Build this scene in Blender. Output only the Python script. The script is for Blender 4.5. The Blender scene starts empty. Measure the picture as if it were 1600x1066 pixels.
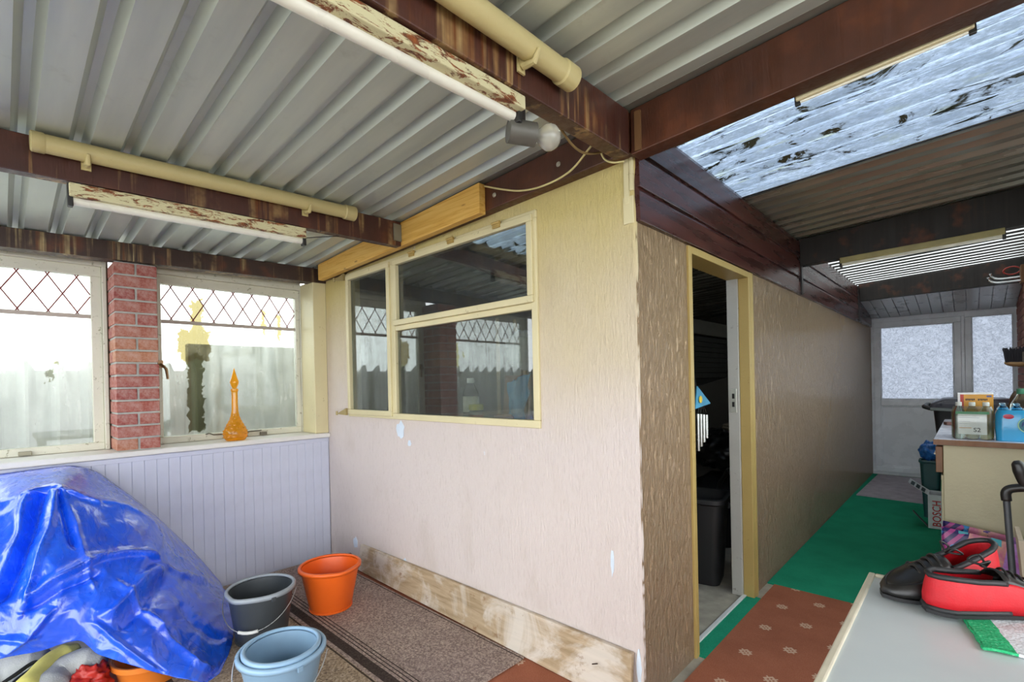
import bpy, math, random
import numpy as np
from mathutils import Vector, Matrix, noise as mnoise
random.seed(7)
rng = np.random.default_rng(7)
scene = bpy.context.scene
COL = scene.collection

# ---------------------------------------------------------------- camera, sky, exposure
CAM_POS = np.array([0.0, 0.0, 1.31])
FPX, YAW, PITCH, ROLL, CY = 756.7, -.758, -.0038, -.0212, 601.0
def cam_axes():
    f = np.array([math.sin(YAW)*math.cos(PITCH), math.cos(YAW)*math.cos(PITCH), math.sin(PITCH)])
    r = np.array([math.cos(YAW), -math.sin(YAW), 0.0]); u = np.cross(r, f)
    c, s = math.cos(ROLL), math.sin(ROLL)
    return c*r+s*u, -s*r+c*u, f
_R, _U, _F = cam_axes()
cam_data = bpy.data.cameras.new('camera')
cam_data.sensor_width = 36; cam_data.sensor_fit = 'HORIZONTAL'
cam_data.lens = 36*FPX/1600
cam_data.shift_y = (CY-533.0)/1600
cam_data.clip_start = .02
cam = bpy.data.objects.new('camera', cam_data); COL.objects.link(cam)
cam.matrix_world = Matrix(((_R[0], _U[0], -_F[0], CAM_POS[0]), (_R[1], _U[1], -_F[1], CAM_POS[1]), (_R[2], _U[2], -_F[2], CAM_POS[2]), (0, 0, 0, 1)))
scene.camera = cam
def hit(px, py, ax, v):
    """world point on the plane axis=v that shows at photo pixel (px, py): used once to measure sizes"""
    d = _R*((px-800)/FPX) + _U*(-(py-CY)/FPX) + _F
    return CAM_POS + (v-CAM_POS[ax])/d[ax]*d

world = bpy.data.worlds.new('overcast_sky'); scene.world = world; world.use_nodes = True
wn = world.node_tree.nodes; wl = world.node_tree.links
bg = wn['Background']; bg.inputs['Color'].default_value = (.93, .965, 1.0, 1); bg.inputs['Strength'].default_value = 3.2
scene.view_settings.view_transform = 'Standard'; scene.view_settings.look = 'None'
scene.view_settings.exposure = 0.86; scene.view_settings.gamma = 1.0
scene.view_settings.use_curve_mapping = False
scene.cycles.max_bounces = 10; scene.cycles.diffuse_bounces = 6; scene.cycles.glossy_bounces = 4
scene.cycles.transmission_bounces = 8; scene.cycles.transparent_max_bounces = 16
scene.cycles.sample_clamp_indirect = 6.0
scene.cycles.caustics_reflective = False; scene.cycles.caustics_refractive = False
scene.cycles.use_denoising = True

# ---------------------------------------------------------------- mesh helpers
def rotz(a):
    c, s = math.cos(a), math.sin(a); return np.array([[c, -s, 0], [s, c, 0], [0, 0, 1.0]])
def rotx(a):
    c, s = math.cos(a), math.sin(a); return np.array([[1.0, 0, 0], [0, c, -s], [0, s, c]])
def roty(a):
    c, s = math.cos(a), math.sin(a); return np.array([[c, 0, s], [0, 1.0, 0], [-s, 0, c]])
class MB:
    def __init__(self): self.v = []; self.f = []
    def add(self, verts, faces):
        n = len(self.v); self.v += [tuple(map(float, p)) for p in verts]; self.f += [tuple(i+n for i in q) for q in faces]; return self
    def box(self, x0, x1, y0, y1, z0, z1):
        return self.hexa([(x0, y0, z0), (x1, y0, z0), (x1, y1, z0), (x0, y1, z0), (x0, y0, z1), (x1, y0, z1), (x1, y1, z1), (x0, y1, z1)])
    def hexa(self, p):
        return self.add(p, [(0, 3, 2, 1), (4, 5, 6, 7), (0, 1, 5, 4), (1, 2, 6, 5), (2, 3, 7, 6), (3, 0, 4, 7)])
    def obox(self, c, s, R=np.eye(3)):
        c = np.array(c); h = np.array(s)/2
        return self.hexa([c+R@(h*np.array(k)) for k in ((-1, -1, -1), (1, -1, -1), (1, 1, -1), (-1, 1, -1), (-1, -1, 1), (1, -1, 1), (1, 1, 1), (-1, 1, 1))])
    def beam(self, a, b, w, h, up=(0, 0, 1)):
        """square bar from a to b (centre line), w across, h along up"""
        a, b = np.array(a, float), np.array(b, float); d = (b-a)/np.linalg.norm(b-a)
        s = np.cross(d, up); s /= np.linalg.norm(s); u = np.cross(s, d)
        q = lambda p, i, j: p+s*w/2*i+u*h/2*j
        return self.hexa([q(a, -1, -1), q(a, 1, -1), q(b, 1, -1), q(b, -1, -1), q(a, -1, 1), q(a, 1, 1), q(b, 1, 1), q(b, -1, 1)])
    def tube(self, path, r, n=10, cap=True, closed=False):
        P = [np.array(p, float) for p in path]; m = len(P)
        rr = r if hasattr(r, '__len__') else [r]*m
        vs = []; s = None
        for i in range(m):
            if closed: t = P[(i+1) % m]-P[i-1]
            else: t = P[min(i+1, m-1)]-P[max(i-1, 0)]
            t = t/(np.linalg.norm(t)+1e-12)
            if s is None:
                s = np.cross(t, (0, 0, 1)) if abs(t[2]) < .9 else np.cross(t, (1, 0, 0))
            s = s-t*np.dot(s, t); s /= np.linalg.norm(s)+1e-12; u = np.cross(t, s)
            vs += [P[i]+rr[i]*(math.cos(2*math.pi*k/n)*s+math.sin(2*math.pi*k/n)*u) for k in range(n)]
        fs = []
        for i in range(m if closed else m-1):
            j = (i+1) % m
            for k in range(n):
                k2 = (k+1) % n; fs.append((i*n+k, i*n+k2, j*n+k2, j*n+k))
        if cap and not closed: fs += [tuple(range(n-1, -1, -1)), tuple(range((m-1)*n, m*n))]
        return self.add(vs, fs)
    def lathe(self, prof, n=32, c=(0, 0, 0), sx=1, sy=1, fn=None, cap0=True, cap1=True):
        vs = []
        for (r, z) in prof:
            for k in range(n):
                a = 2*math.pi*k/n; q = 1 if fn is None else fn(a, r, z)
                vs.append((c[0]+r*q*sx*math.cos(a), c[1]+r*q*sy*math.sin(a), c[2]+z))
        fs = [(i*n+k, i*n+(k+1) % n, (i+1)*n+(k+1) % n, (i+1)*n+k) for i in range(len(prof)-1) for k in range(n)]
        if cap0: fs.append(tuple(range(n-1, -1, -1)))
        if cap1: fs.append(tuple(range((len(prof)-1)*n, len(prof)*n)))
        return self.add(vs, fs)
    def grid(self, P, wrap=False):
        m, n = P.shape[:2]
        fs = [(i*n+k, i*n+(k+1) % n, (i+1)*n+(k+1) % n, (i+1)*n+k) for i in range(m-1) for k in range(n if wrap else n-1)]
        return self.add(P.reshape(-1, 3), fs)
    def prism(self, poly, ext, o=(0, 0, 0), A=(1, 0, 0), B=(0, 0, 1), N=(0, 1, 0)):
        """polygon in plane (A,B) at o, extruded by ext along N"""
        o, A, B, N = (np.array(q, float) for q in (o, A, B, N)); n = len(poly)
        v = [o+A*a+B*b for a, b in poly]; v += [p+N*ext for p in v]
        return self.add(v, [tuple(range(n)), tuple(range(2*n-1, n-1, -1))]+[(k, k+n, (k+1) % n+n, (k+1) % n) for k in range(n)])
    def build(self, name, mat, parent=None, smooth=False, bevel=0, solid=0, seg=2, world=False):
        v = np.array(self.v, float)
        loc = np.zeros(3)
        if parent is None and not world:
            loc = np.array([(v[:, 0].min()+v[:, 0].max())/2, (v[:, 1].min()+v[:, 1].max())/2, v[:, 2].min()])
            v = v-loc
        me = bpy.data.meshes.new(name); me.from_pydata(v.tolist(), [], self.f); me.update()
        import bmesh
        bm = bmesh.new(); bm.from_mesh(me); bmesh.ops.recalc_face_normals(bm, faces=bm.faces); bm.to_mesh(me); bm.free()
        me.materials.append(mat)
        if smooth:
            me.polygons.foreach_set('use_smooth', [True]*len(me.polygons))
            if smooth != 'all': me.set_sharp_from_angle(angle=math.radians(smooth if smooth is not True else 40))
        o = bpy.data.objects.new(name, me); COL.objects.link(o); o.location = loc
        if parent is not None: o.parent = parent
        if solid:
            s = o.modifiers.new('thickness', 'SOLIDIFY'); s.thickness = solid; s.offset = 0
        if bevel:
            b = o.modifiers.new('bevel', 'BEVEL'); b.width = bevel; b.segments = seg; b.limit_method = 'ANGLE'; b.angle_limit = math.radians(35)
        return o
def link_mesh(name, me, parent, loc=(0, 0, 0), rot=(0, 0, 0), scale=(1, 1, 1)):
    o = bpy.data.objects.new(name, me); COL.objects.link(o); o.parent = parent; o.location = loc; o.rotation_euler = rot; o.scale = scale; return o
def struct(o): o['kind'] = 'structure'; return o
def tag(o, label, cat, group=None):
    o['label'] = label; o['category'] = cat
    if group: o['group'] = group
    return o
def thing(name, label, cat, loc=(0, 0, 0), rot=(0, 0, 0), group=None):
    o = bpy.data.objects.new(name, None); o.empty_display_size = .05; COL.objects.link(o); o.location = loc; o.rotation_euler = rot
    return tag(o, label, cat, group)
def sempty(name, loc=(0, 0, 0)):
    o = bpy.data.objects.new(name, None); o.empty_display_size = .05; COL.objects.link(o); o.location = loc; return struct(o)
def text_mesh(s, size, depth=.0008, align='CENTER', font_shear=0):
    cu = bpy.data.curves.new('lettering', 'FONT'); cu.body = s; cu.size = size; cu.extrude = depth; cu.align_x = align; cu.align_y = 'CENTER'; cu.shear = font_shear; cu.resolution_u = 3
    cu.offset = size*.012
    o = bpy.data.objects.new('lettering', cu); COL.objects.link(o)
    dg = bpy.context.evaluated_depsgraph_get(); dg.update()
    me = bpy.data.meshes.new_from_object(o.evaluated_get(dg)); bpy.data.objects.remove(o); bpy.data.curves.remove(cu)
    return me
def spline(pts, n, t=None):
    """Catmull-Rom through pts (k,d) -> (n,d)"""
    P = np.array(pts, float); k = len(P); t = np.linspace(0, k-1, n) if t is None else np.asarray(t, float); i = np.clip(t.astype(int), 0, k-2); f = (t-i)[:, None]
    g = lambda j: P[np.clip(j, 0, k-1)]
    p0 = np.where((i == 0)[:, None], 2*P[0]-P[1], g(i-1)); p3 = np.where((i+2 > k-1)[:, None], 2*P[-1]-P[-2], g(i+2)); p1, p2 = g(i), g(i+1)
    return .5*((2*p1)+(-p0+p2)*f+(2*p0-5*p1+4*p2-p3)*f*f+(-p0+3*p1-3*p2+p3)*f**3)

# ---------------------------------------------------------------- materials
def lin(h):
    if isinstance(h, str):
        h = h.lstrip('#'); h = [int(h[i:i+2], 16)/255 for i in (0, 2, 4)]
    else: h = [q/255 for q in h]
    return tuple((q/12.92 if q <= .04045 else ((q+.055)/1.055)**2.4) for q in h)+(1,)
class Nd:
    """small node-graph helper"""
    def __init__(self, name):
        self.m = bpy.data.materials.new(name); self.m.use_nodes = True; self.t = self.m.node_tree; self.n = self.t.nodes; self.l = self.t.links
        self.b = self.n['Principled BSDF']; self.o = self.n['Material Output']; self._tc = None
    def new(self, kind, **kw):
        x = self.n.new('ShaderNode'+kind)
        for k, v in kw.items():
            setattr(x, k, v)
        return x
    def put(self, sock, v):
        if v is None: return
        if hasattr(v, 'is_linked') or hasattr(v, 'links'): self.l.new(v, sock)
        else: sock.default_value = v
    def co(self, scale=(1, 1, 1), loc=(0, 0, 0), rot=(0, 0, 0), kind='Object'):
        if not self._tc: self._tc = self.new('TexCoord')
        mp = self.new('Mapping'); self.l.new(self._tc.outputs[kind], mp.inputs['Vector'])
        mp.inputs['Scale'].default_value = scale; mp.inputs['Location'].default_value = loc; mp.inputs['Rotation'].default_value = rot
        return mp.outputs[0]
    def noise(self, vec, scale=5, detail=3, rough=.55, dist=0):
        x = self.new('TexNoise'); self.put(x.inputs['Vector'], vec); x.inputs['Scale'].default_value = scale; x.inputs['Detail'].default_value = detail
        x.inputs['Roughness'].default_value = rough; x.inputs['Distortion'].default_value = dist; return x.outputs['Fac']
    def voro(self, vec, scale=5, feature='F1', out='Distance', rand=1):
        x = self.new('TexVoronoi', feature=feature); self.put(x.inputs['Vector'], vec); x.inputs['Scale'].default_value = scale; x.inputs['Randomness'].default_value = rand; return x.outputs[out]
    def ramp(self, fac, stops, interp='LINEAR'):
        x = self.new('ValToRGB'); x.color_ramp.interpolation = interp; el = x.color_ramp.elements
        while len(el) < len(stops): el.new(.5)
        for e, (p, c) in zip(el, stops): e.position = p; e.color = c if hasattr(c, '__len__') else (c, c, c, 1)
        self.put(x.inputs[0], fac); return x.outputs[0]
    def mix(self, fac, a, b, mode='MIX'):
        x = self.new('Mix', data_type='RGBA', blend_type=mode); self.put(x.inputs[0], fac); self.put(x.inputs[6], a); self.put(x.inputs[7], b); return x.outputs[2]
    def math(self, op, a, b=0.0, c=None, clamp=False):
        x = self.new('Math', operation=op, use_clamp=clamp); self.put(x.inputs[0], a); self.put(x.inputs[1], b)
        if c is not None: self.put(x.inputs[2], c)
        return x.outputs[0]
    def sep(self, vec):
        x = self.new('SeparateXYZ'); self.put(x.inputs[0], vec); return x.outputs
    def bump(self, h, strength=.3, dist=.01, normal=None):
        x = self.new('Bump'); self.put(x.inputs['Height'], h); x.inputs['Strength'].default_value = strength; x.inputs['Distance'].default_value = dist
        if normal is not None: self.l.new(normal, x.inputs['Normal'])
        return x.outputs[0]
    def fin(self, color=None, rough=None, metal=None, normal=None, **kw):
        self.put(self.b.inputs['Base Color'], color); self.put(self.b.inputs['Roughness'], rough); self.put(self.b.inputs['Metallic'], metal)
        if normal is not None: self.l.new(normal, self.b.inputs['Normal'])
        for k, v in kw.items(): self.put(self.b.inputs[k.replace('_', ' ')], v)
        return self.m
_cache = {}
def plain(hexcol, rough=.5, metal=0.0, bump=.12, scale=60, vary=.12, spec=.5, name=None, **kw):
    key = (hexcol, rough, metal, bump, scale, vary, tuple(kw.items()))
    if key in _cache: return _cache[key]
    g = Nd(name or 'mat_'+str(hexcol).strip('#')); c = lin(hexcol); v = g.co()
    nz = g.noise(v, scale*.2, 4); d = tuple(q*(1-vary) for q in c[:3])+(1,); e = tuple(min(1, q*(1+vary)) for q in c[:3])+(1,)
    m = g.fin(g.ramp(nz, [(.3, d), (.7, e)]), g.ramp(nz, [(.3, max(0, rough-.06)), (.7, min(1, rough+.06))]), metal,
              g.bump(g.noise(v, scale, 3), bump, .002) if bump else None, Specular_IOR_Level=spec, **kw)
    _cache[key] = m; return m
def emission_free(): pass

def mat_wall(name, top, low, zt, zl, rough, bs=1.0, patch=True, dist=.006, fs=(46, 46, 9), rr=(.36, .70)):
    g = Nd(name); v = g.co(kind='Object'); z = g.sep(g.co())[2]
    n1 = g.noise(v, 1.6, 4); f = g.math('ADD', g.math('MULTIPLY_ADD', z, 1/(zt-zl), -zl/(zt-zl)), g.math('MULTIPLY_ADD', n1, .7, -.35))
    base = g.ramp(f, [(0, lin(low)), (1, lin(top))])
    st = g.noise(g.co(fs), 2.2, 5, .65, .5)          # dragged texture, mostly vertical
    ft = g.noise(v, 130, 3); blob = g.noise(g.co((1, 1, .55)), 30, 3, .6, .4)
    h = g.math('ADD', g.math('MULTIPLY', g.ramp(st, [(rr[0], 0), (rr[1], 1)]), .75), g.math('ADD', g.math('MULTIPLY', ft, .15), g.math('MULTIPLY', blob, .5)))
    col = g.mix(g.ramp(st, [(.30, .16), (.44, 0)]), base, lin('8f7f66'))
    if patch:
        w = g.ramp(g.noise(g.co(loc=(3, 1, 7)), 4.2, 5, .65), [(.69, 0), (.71, 1)])
        col = g.mix(g.math('MULTIPLY', w, .5), col, lin('dfe4ea'))
        dirt = g.ramp(g.noise(g.co((1.2, 1.2, .5)), 3, 5, .7), [(.55, 0), (.8, .35)])
        col = g.mix(dirt, col, lin('ab9a84'))
    return g.fin(col, rough, 0, g.bump(h, min(1, .55*bs), dist))
M_wallA = mat_wall('cream_textured_paint', 'c9b776', 'd3c7c0', 2.15, 1.0, .62, 1.2, dist=.008)  # yellower towards the top: warm tint of the upper light painted in
M_wallB = mat_wall('beige_gloss_textured_paint', 'b79c78', 'ab8f74', 2.0, .2, .19, 2.0, False, .030, (22, 22, 5), (.40, .64))

def mat_darkwood(name, base='3b1e16', streak='b79a67', amt=.5, rough=.45, axis=1):
    g = Nd(name); along = (9, 9, .35); v = g.co()
    s1 = g.noise(g.co(along), 1.7, 4, .62); s2 = g.noise(g.co((30, 30, .8)), 1.3, 3)
    body = g.ramp(g.noise(v, 7, 4), [(.3, lin(base)), (.55, tuple(q*1.5 for q in lin(base)[:3])+(1,)), (.78, lin('6a3a22'))])
    m1 = g.ramp(s1, [(.60-.12*amt, 0), (.66-.1*amt, 1)]); fade = g.ramp(g.noise(v, 5, 4, .6), [(.40, 0), (.62, 1)])
    k = g.math('MULTIPLY', g.math('MULTIPLY', m1, fade), .85*min(1, amt*1.6), clamp=True)
    col = g.mix(k, body, g.ramp(s2, [(.35, lin('7d4a22')), (.6, lin(streak))]))
    return g.fin(col, g.ramp(s2, [(.3, rough-.1), (.7, rough+.15)]), 0, g.bump(g.noise(g.co((40, 40, 6)), 3, 4), .25, .004))
M_beam = mat_darkwood('stained_brown_beam', amt=.62)
M_beamD = mat_darkwood('weathered_head_beam', '33231d', 'c9b583', .85)
M_beamR = mat_darkwood('red_brown_beam', '3f2113', 'a07a52', .12, .42)
M_beamK = mat_darkwood('blackened_beam', '1d1916', '4a3a28', .1, .5)
def mat_clad():
    g = Nd('gloss_brown_cladding'); n1 = g.noise(g.co((4, .6, 8)), 3, 4)
    return g.fin(g.ramp(n1, [(.3, lin('2c1512')), (.55, lin('43201b')), (.8, lin('5a2c22'))]), g.ramp(n1, [(.3, .22), (.7, .34)]), 0, g.bump(g.noise(g.co((30, 3, 30)), 4, 4), .15, .003))
M_clad = mat_clad()
def mat_sheet(name, a, b, rough=.38, metal=.35):
    g = Nd(name); n1 = g.noise(g.co((.5, 5, 5)), 2.5, 4); n2 = g.noise(g.co(), 9, 5, .7)
    c = g.mix(g.ramp(n2, [(.6, 0), (.85, .3)]), g.ramp(n1, [(.3, lin(a)), (.7, lin(b))]), lin('74715c'))
    return g.fin(c, g.ramp(n1, [(.3, rough-.06), (.7, rough+.08)]), metal, g.bump(g.noise(g.co(), 90, 2), .03, .001))
M_sheet = mat_sheet('grey_steel_sheet', 'b9c0b8', 'ccd2c6')
M_sheet3 = mat_sheet('pale_steel_sheet', 'cfcfc6', 'dedfd6', .13, .55)
M_sheet2 = mat_sheet('dark_steel_sheet', '8e8d82', 'a3a196', .24, .5)
def mat_clear(opal=False):
    g = Nd('opal_sheet' if opal else 'grimy_clear_sheet'); v = g.co(); e = g.co((1.2, 3.5, 3.5))
    n1 = g.noise(e, 4, 6, .72, .8); moss = g.ramp(g.noise(g.co((1.1, 4.2, 2), (4, 2, 0)), 2.6, 6, .72, 1.0), [(.555, 0), (.60, 1)])
    fine = g.noise(g.co((3, 10, 10)), 12, 5, .7)
    tint = g.mix(g.ramp(n1, [(.3, 0), (.62, 1)]), lin('8296b2'), lin('b4c6de'))
    tint = g.mix(g.ramp(fine, [(.42, .75), (.6, 0)]), tint, lin('77838a'))
    tint = g.mix(g.ramp(g.noise(g.co((1, 4, 4)), 6, 4), [(.6, 0), (.75, .7)]), tint, lin('98a37a'))
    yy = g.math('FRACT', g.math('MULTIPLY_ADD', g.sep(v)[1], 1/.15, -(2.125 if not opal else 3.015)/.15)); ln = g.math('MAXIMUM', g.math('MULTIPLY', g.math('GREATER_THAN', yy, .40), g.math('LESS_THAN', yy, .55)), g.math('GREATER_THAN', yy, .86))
    tint = g.mix(g.math('MULTIPLY', ln, g.ramp(n1, [(.3, .85), (.7, .45)])), tint, lin('5d6a78'))  # rib slopes darkened: their shading is put into the sheet colour
    tint = g.mix(moss, tint, lin('16180f'))
    if opal: tint = g.mix(ln, g.ramp(n1, [(.3, lin('d4d7d4')), (.7, lin('eceeec'))]), lin('2c2c2a'))  # opal rib slopes painted near black to stand for their shade
    tr = g.new('BsdfTranslucent'); g.put(tr.inputs[0], tint); df = g.new('BsdfDiffuse'); g.put(df.inputs[0], tint)
    tp = g.new('BsdfTransparent'); g.put(tp.inputs[0], g.mix(1.0, tint, (.30, .30, .30, 1), 'MULTIPLY'))
    m1 = g.new('MixShader'); m1.inputs[0].default_value = .35; g.l.new(tr.outputs[0], m1.inputs[1]); g.l.new(df.outputs[0], m1.inputs[2])
    m2 = g.new('MixShader'); m2.inputs[0].default_value = .5; g.l.new(m1.outputs[0], m2.inputs[1]); g.l.new(tp.outputs[0], m2.inputs[2])
    gl = g.new('BsdfGlossy'); gl.inputs['Roughness'].default_value = .25; m3 = g.new('MixShader'); m3.inputs[0].default_value = .05
    g.l.new(m2.outputs[0], m3.inputs[1]); g.l.new(gl.outputs[0], m3.inputs[2]); g.l.new(m3.outputs[0], g.o.inputs[0]); return g.m
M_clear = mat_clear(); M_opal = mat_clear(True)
def mat_pane(name, haze, tint, reflect=1.0, patches=None, haze_col='e9ebe2', rough=.0, bumpy=False):
    """thin glass pane: transparent + fresnel reflection + a film of dirt that scatters light"""
    g = Nd(name); tp = g.new('BsdfTransparent'); tl = g.new('BsdfTranslucent'); df = g.new('BsdfDiffuse'); gl = g.new('BsdfGlossy')
    gl.inputs['Roughness'].default_value = rough
    lw = g.new('LayerWeight'); lw.inputs['Blend'].default_value = .5; fr_out = g.math('MULTIPLY_ADD', g.math('POWER', lw.outputs['Facing'], 5.0), .96, .04)   # Schlick, same from both faces
    v = g.co(); streak = g.noise(g.co((9, 9, .8)), 2.5, 5, .65); spots = g.noise(v, 6, 5, .65)
    hz = g.math('MULTIPLY', g.math('ADD', g.ramp(streak, [(.35, .25), (.7, 1)]), g.ramp(spots, [(.35, 0), (.75, .8)])), haze*.75, clamp=True)
    tcol = lin(tint)
    if patches:
        xyz = g.sep(g.co()); edge = g.noise(g.co(), 22, 4, .7)
        for (y0, y1, z0, z1, a, colr) in patches:
            jy = g.math('MULTIPLY_ADD', edge, .10, -.05)
            yy = g.math('ADD', xyz[1], jy); zz = g.math('ADD', xyz[2], g.math('MULTIPLY', jy, 1.6))
            ins = g.math('MULTIPLY', g.math('MULTIPLY', g.math('GREATER_THAN', yy, y0), g.math('LESS_THAN', yy, y1)), g.math('MULTIPLY', g.math('GREATER_THAN', zz, z0), g.math('LESS_THAN', zz, z1)))
            hz = g.math('MULTIPLY', hz, g.math('MULTIPLY_ADD', ins, -a, 1.0), clamp=True)
            tcol = g.mix(ins, tcol, lin(colr))
    g.put(tp.inputs[0], tcol); g.put(tl.inputs[0], lin(haze_col)); g.put(df.inputs[0], lin(haze_col))
    if bumpy:
        nrm = g.bump(g.math('ADD', g.voro(g.co((1, 1, 1)), 26, 'F1'), g.noise(g.co(), 14, 3, .6, 2.0)), .9, .02)
        g.l.new(nrm, gl.inputs['Normal']); g.l.new(nrm, tl.inputs['Normal'])
    a = g.new('MixShader'); a.inputs[0].default_value = .3; g.l.new(tl.outputs[0], a.inputs[1]); g.l.new(df.outputs[0], a.inputs[2])
    b = g.new('MixShader'); g.put(b.inputs[0], hz); g.l.new(tp.outputs[0], b.inputs[1]); g.l.new(a.outputs[0], b.inputs[2])
    c = g.new('MixShader'); g.put(c.inputs[0], g.math('MULTIPLY', fr_out, reflect, clamp=True)); g.l.new(b.outputs[0], c.inputs[1]); g.l.new(gl.outputs[0], c.inputs[2])
    g.l.new(c.outputs[0], g.o.inputs[0]); return g.m
M_glassA = mat_pane('grubby_window_glass', .18, 'e2e6e2', 2.3, haze_col='9aa0a0')
M_frost = None
def mat_frost():
    """embossed obscure glass"""
    g = Nd('embossed_obscure_glass')
    n = g.noise(g.co(), 9, 2, .5, 2.5); w = g.voro(g.co((1.0, 1, 1)), 24, 'SMOOTH_F1')
    crease = g.ramp(g.math('ABSOLUTE', g.math('MULTIPLY_ADD', g.noise(g.co(), 13, 2, .5, 2.2), 2, -1)), [(0, 1), (.12, 0)])
    h = g.math('ADD', g.math('MULTIPLY', crease, .6), g.math('ADD', n, w))
    nrm = g.bump(h, 1.0, .03)
    tl = g.new('BsdfTranslucent'); g.put(tl.inputs[0], g.mix(g.math('MULTIPLY', crease, .55), lin('bcc0c8'), lin('666c78'))); g.l.new(nrm, tl.inputs['Normal'])
    tp = g.new('BsdfRefraction'); tp.inputs['IOR'].default_value = 1.12; tp.inputs['Roughness'].default_value = .12; g.put(tp.inputs[0], lin('b4b8be')); g.l.new(nrm, tp.inputs['Normal'])
    gl = g.new('BsdfGlossy'); gl.inputs['Roughness'].default_value = .15; g.l.new(nrm, gl.inputs['Normal'])
    a = g.new('MixShader'); a.inputs[0].default_value = .45; g.l.new(tl.outputs[0], a.inputs[1]); g.l.new(tp.outputs[0], a.inputs[2])
    b = g.new('MixShader'); b.inputs[0].default_value = .06; g.l.new(a.outputs[0], b.inputs[1]); g.l.new(gl.outputs[0], b.inputs[2]); g.l.new(b.outputs[0], g.o.inputs[0]); return g.m
M_frost = mat_frost()
def mat_brick(name, stops):
    g = Nd(name); oi = g.new('ObjectInfo'); v = g.co(kind='Generated'); w = g.co()
    c = g.ramp(oi.outputs['Random'], stops)
    n1 = g.noise(w, 30, 4, .7); grain = g.noise(g.co((12, 12, 70)), 3, 3)
    c = g.mix(g.ramp(n1, [(.4, 0), (.75, .45)]), c, lin('d6c4ba')); c = g.mix(g.ramp(n1, [(.25, .4), (.45, 0)]), c, lin('4f211c'))
    return g.fin(c, .85, 0, g.bump(g.math('ADD', grain, n1), .6, .006))
M_brick = mat_brick('red_facing_brick', [(0, lin('a45a4c')), (.35, lin('964c46')), (.6, lin('ae6c5a')), (.85, lin('9c564a')), (1, lin('b8805e'))])
M_mortar = plain('a9aca6', .9, 0, .5, 90, .15)
M_whitepaint = None
def mat_oldpaint(name, col, flake='8a8069', amt=.5, rough=.45):
    g = Nd(name); v = g.co(); n1 = g.noise(g.co((3, 3, 3)), 9, 6, .75, .5)
    c = g.mix(g.ramp(n1, [(.66-.12*amt, 0), (.70-.1*amt, .85)]), g.ramp(g.noise(v, 3, 3), [(.3, lin(col)), (.7, tuple(q*.88 for q in lin(col)[:3])+(1,))]), lin(flake))
    return g.fin(c, rough, 0, g.bump(g.math('ADD', n1, g.noise(v, 60, 3)), .3, .003))
M_frameD = mat_oldpaint('flaking_white_paint', 'd8d6c4', '8d8a6c', .55)
M_frameA = mat_oldpaint('cream_frame_paint', 'd6cba0', '9d8d62', .12)
M_sill = mat_oldpaint('white_sill_paint', 'e4e2dc', 'a79f8f', .1)
M_door_yellow = mat_oldpaint('mustard_frame_paint', 'b49b5c', '7d6434', .15)
M_panel = plain('c2c6d6', .38, 0, .05, 40, .04)
M_upvc = plain('eaf0f8', .28, 0, .03, 30, .03)
M_came = plain('7a3a34', .5, 0, .1)
M_bar = plain('b3a79c', .6, 0, .1)
def mat_pine():
    g = Nd('fresh_pine'); gr = g.noise(g.co((1.2, 10, 26)), 2.5, 4, .6, .8)
    kn = g.voro(g.co((1.6, 1, 6)), 2.6); ring = g.ramp(kn, [(.0, .9), (.07, .6), (.11, 0)])
    c = g.ramp(gr, [(.3, lin('c69138')), (.5, lin('dcae58')), (.75, lin('e6bf6e'))])
    return g.fin(g.mix(ring, c, lin('7a4a1c')), .5, 0, g.bump(gr, .1, .002))
M_pine = mat_pine()
def mat_carpet(name, a, b, scale=260, motif=None):
    g = Nd(name); v = g.co(); n1 = g.noise(v, scale, 2, .6); n2 = g.noise(v, 5, 4, .6)
    c = g.mix(g.ramp(n1, [(.3, 0), (.7, 1)]), lin(a), lin(b)); c = g.mix(g.ramp(n2, [(.4, 0), (.8, .4)]), c, tuple(q*.55 for q in lin(a)[:3])+(1,))
    if motif:
        p, q, colm = motif; xy = g.sep(v)
        def cell(ox, oy):
            fx = g.math('ABSOLUTE', g.math('SUBTRACT', g.math('FRACT', g.math('MULTIPLY_ADD', xy[0], 1/p, ox)), .5)); fy = g.math('ABSOLUTE', g.math('SUBTRACT', g.math('FRACT', g.math('MULTIPLY_ADD', xy[1], 1/q, oy)), .5))
            X = g.math('MULTIPLY', fx, p); Y = g.math('MULTIPLY', fy, q)
            dmd = g.math('ADD', X, Y); ringd = g.math('MULTIPLY', g.math('LESS_THAN', dmd, .032), g.math('GREATER_THAN', dmd, .017))
            dia = g.math('MULTIPLY', g.math('LESS_THAN', g.math('ABSOLUTE', g.math('SUBTRACT', X, Y)), .005), g.math('LESS_THAN', dmd, .046))
            return g.math('MAXIMUM', ringd, dia)
        mk = g.math('MAXIMUM', cell(.611, .161), cell(.111, .661))
        c = g.mix(g.math('MULTIPLY', mk, .6), c, lin(colm))
    return g.fin(c, .95, 0, g.bump(n1, .6, .004), Specular_IOR_Level=.15)

M_red = mat_carpet('red_patterned_carpet', '96573f', 'a86c54', 300, (.306, .31, 'dcc4ac'))
M_green = mat_carpet('green_carpet', '158060', '2a9f7c', 280)
M_conc = plain('a39c8e', .9, 0, .4, 50, .25)
M_ground = plain('8c8a80', .95, 0, .3, 20, .2)
M_white = plain('d9dcdc', .4, 0, .05)

# ================================================================= the setting
XD, YA, XB, YC, XR = -3.64, 1.755, -.965, 8.07, .405
def zr(x, y):
    z = 2.225+.05*(x+3.63)
    return z+(.025*(y-1.66) if y < 1.75 else .002+.004*(y-1.75))
struct(MB().box(-14, 10, -14, 16, -.35, -.10).build('ground', M_ground, world=True))
struct(MB().box(-3.85, 1.9, -2.4, YC+.12, -.10, -.012).build('floor', M_conc, world=True))
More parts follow.
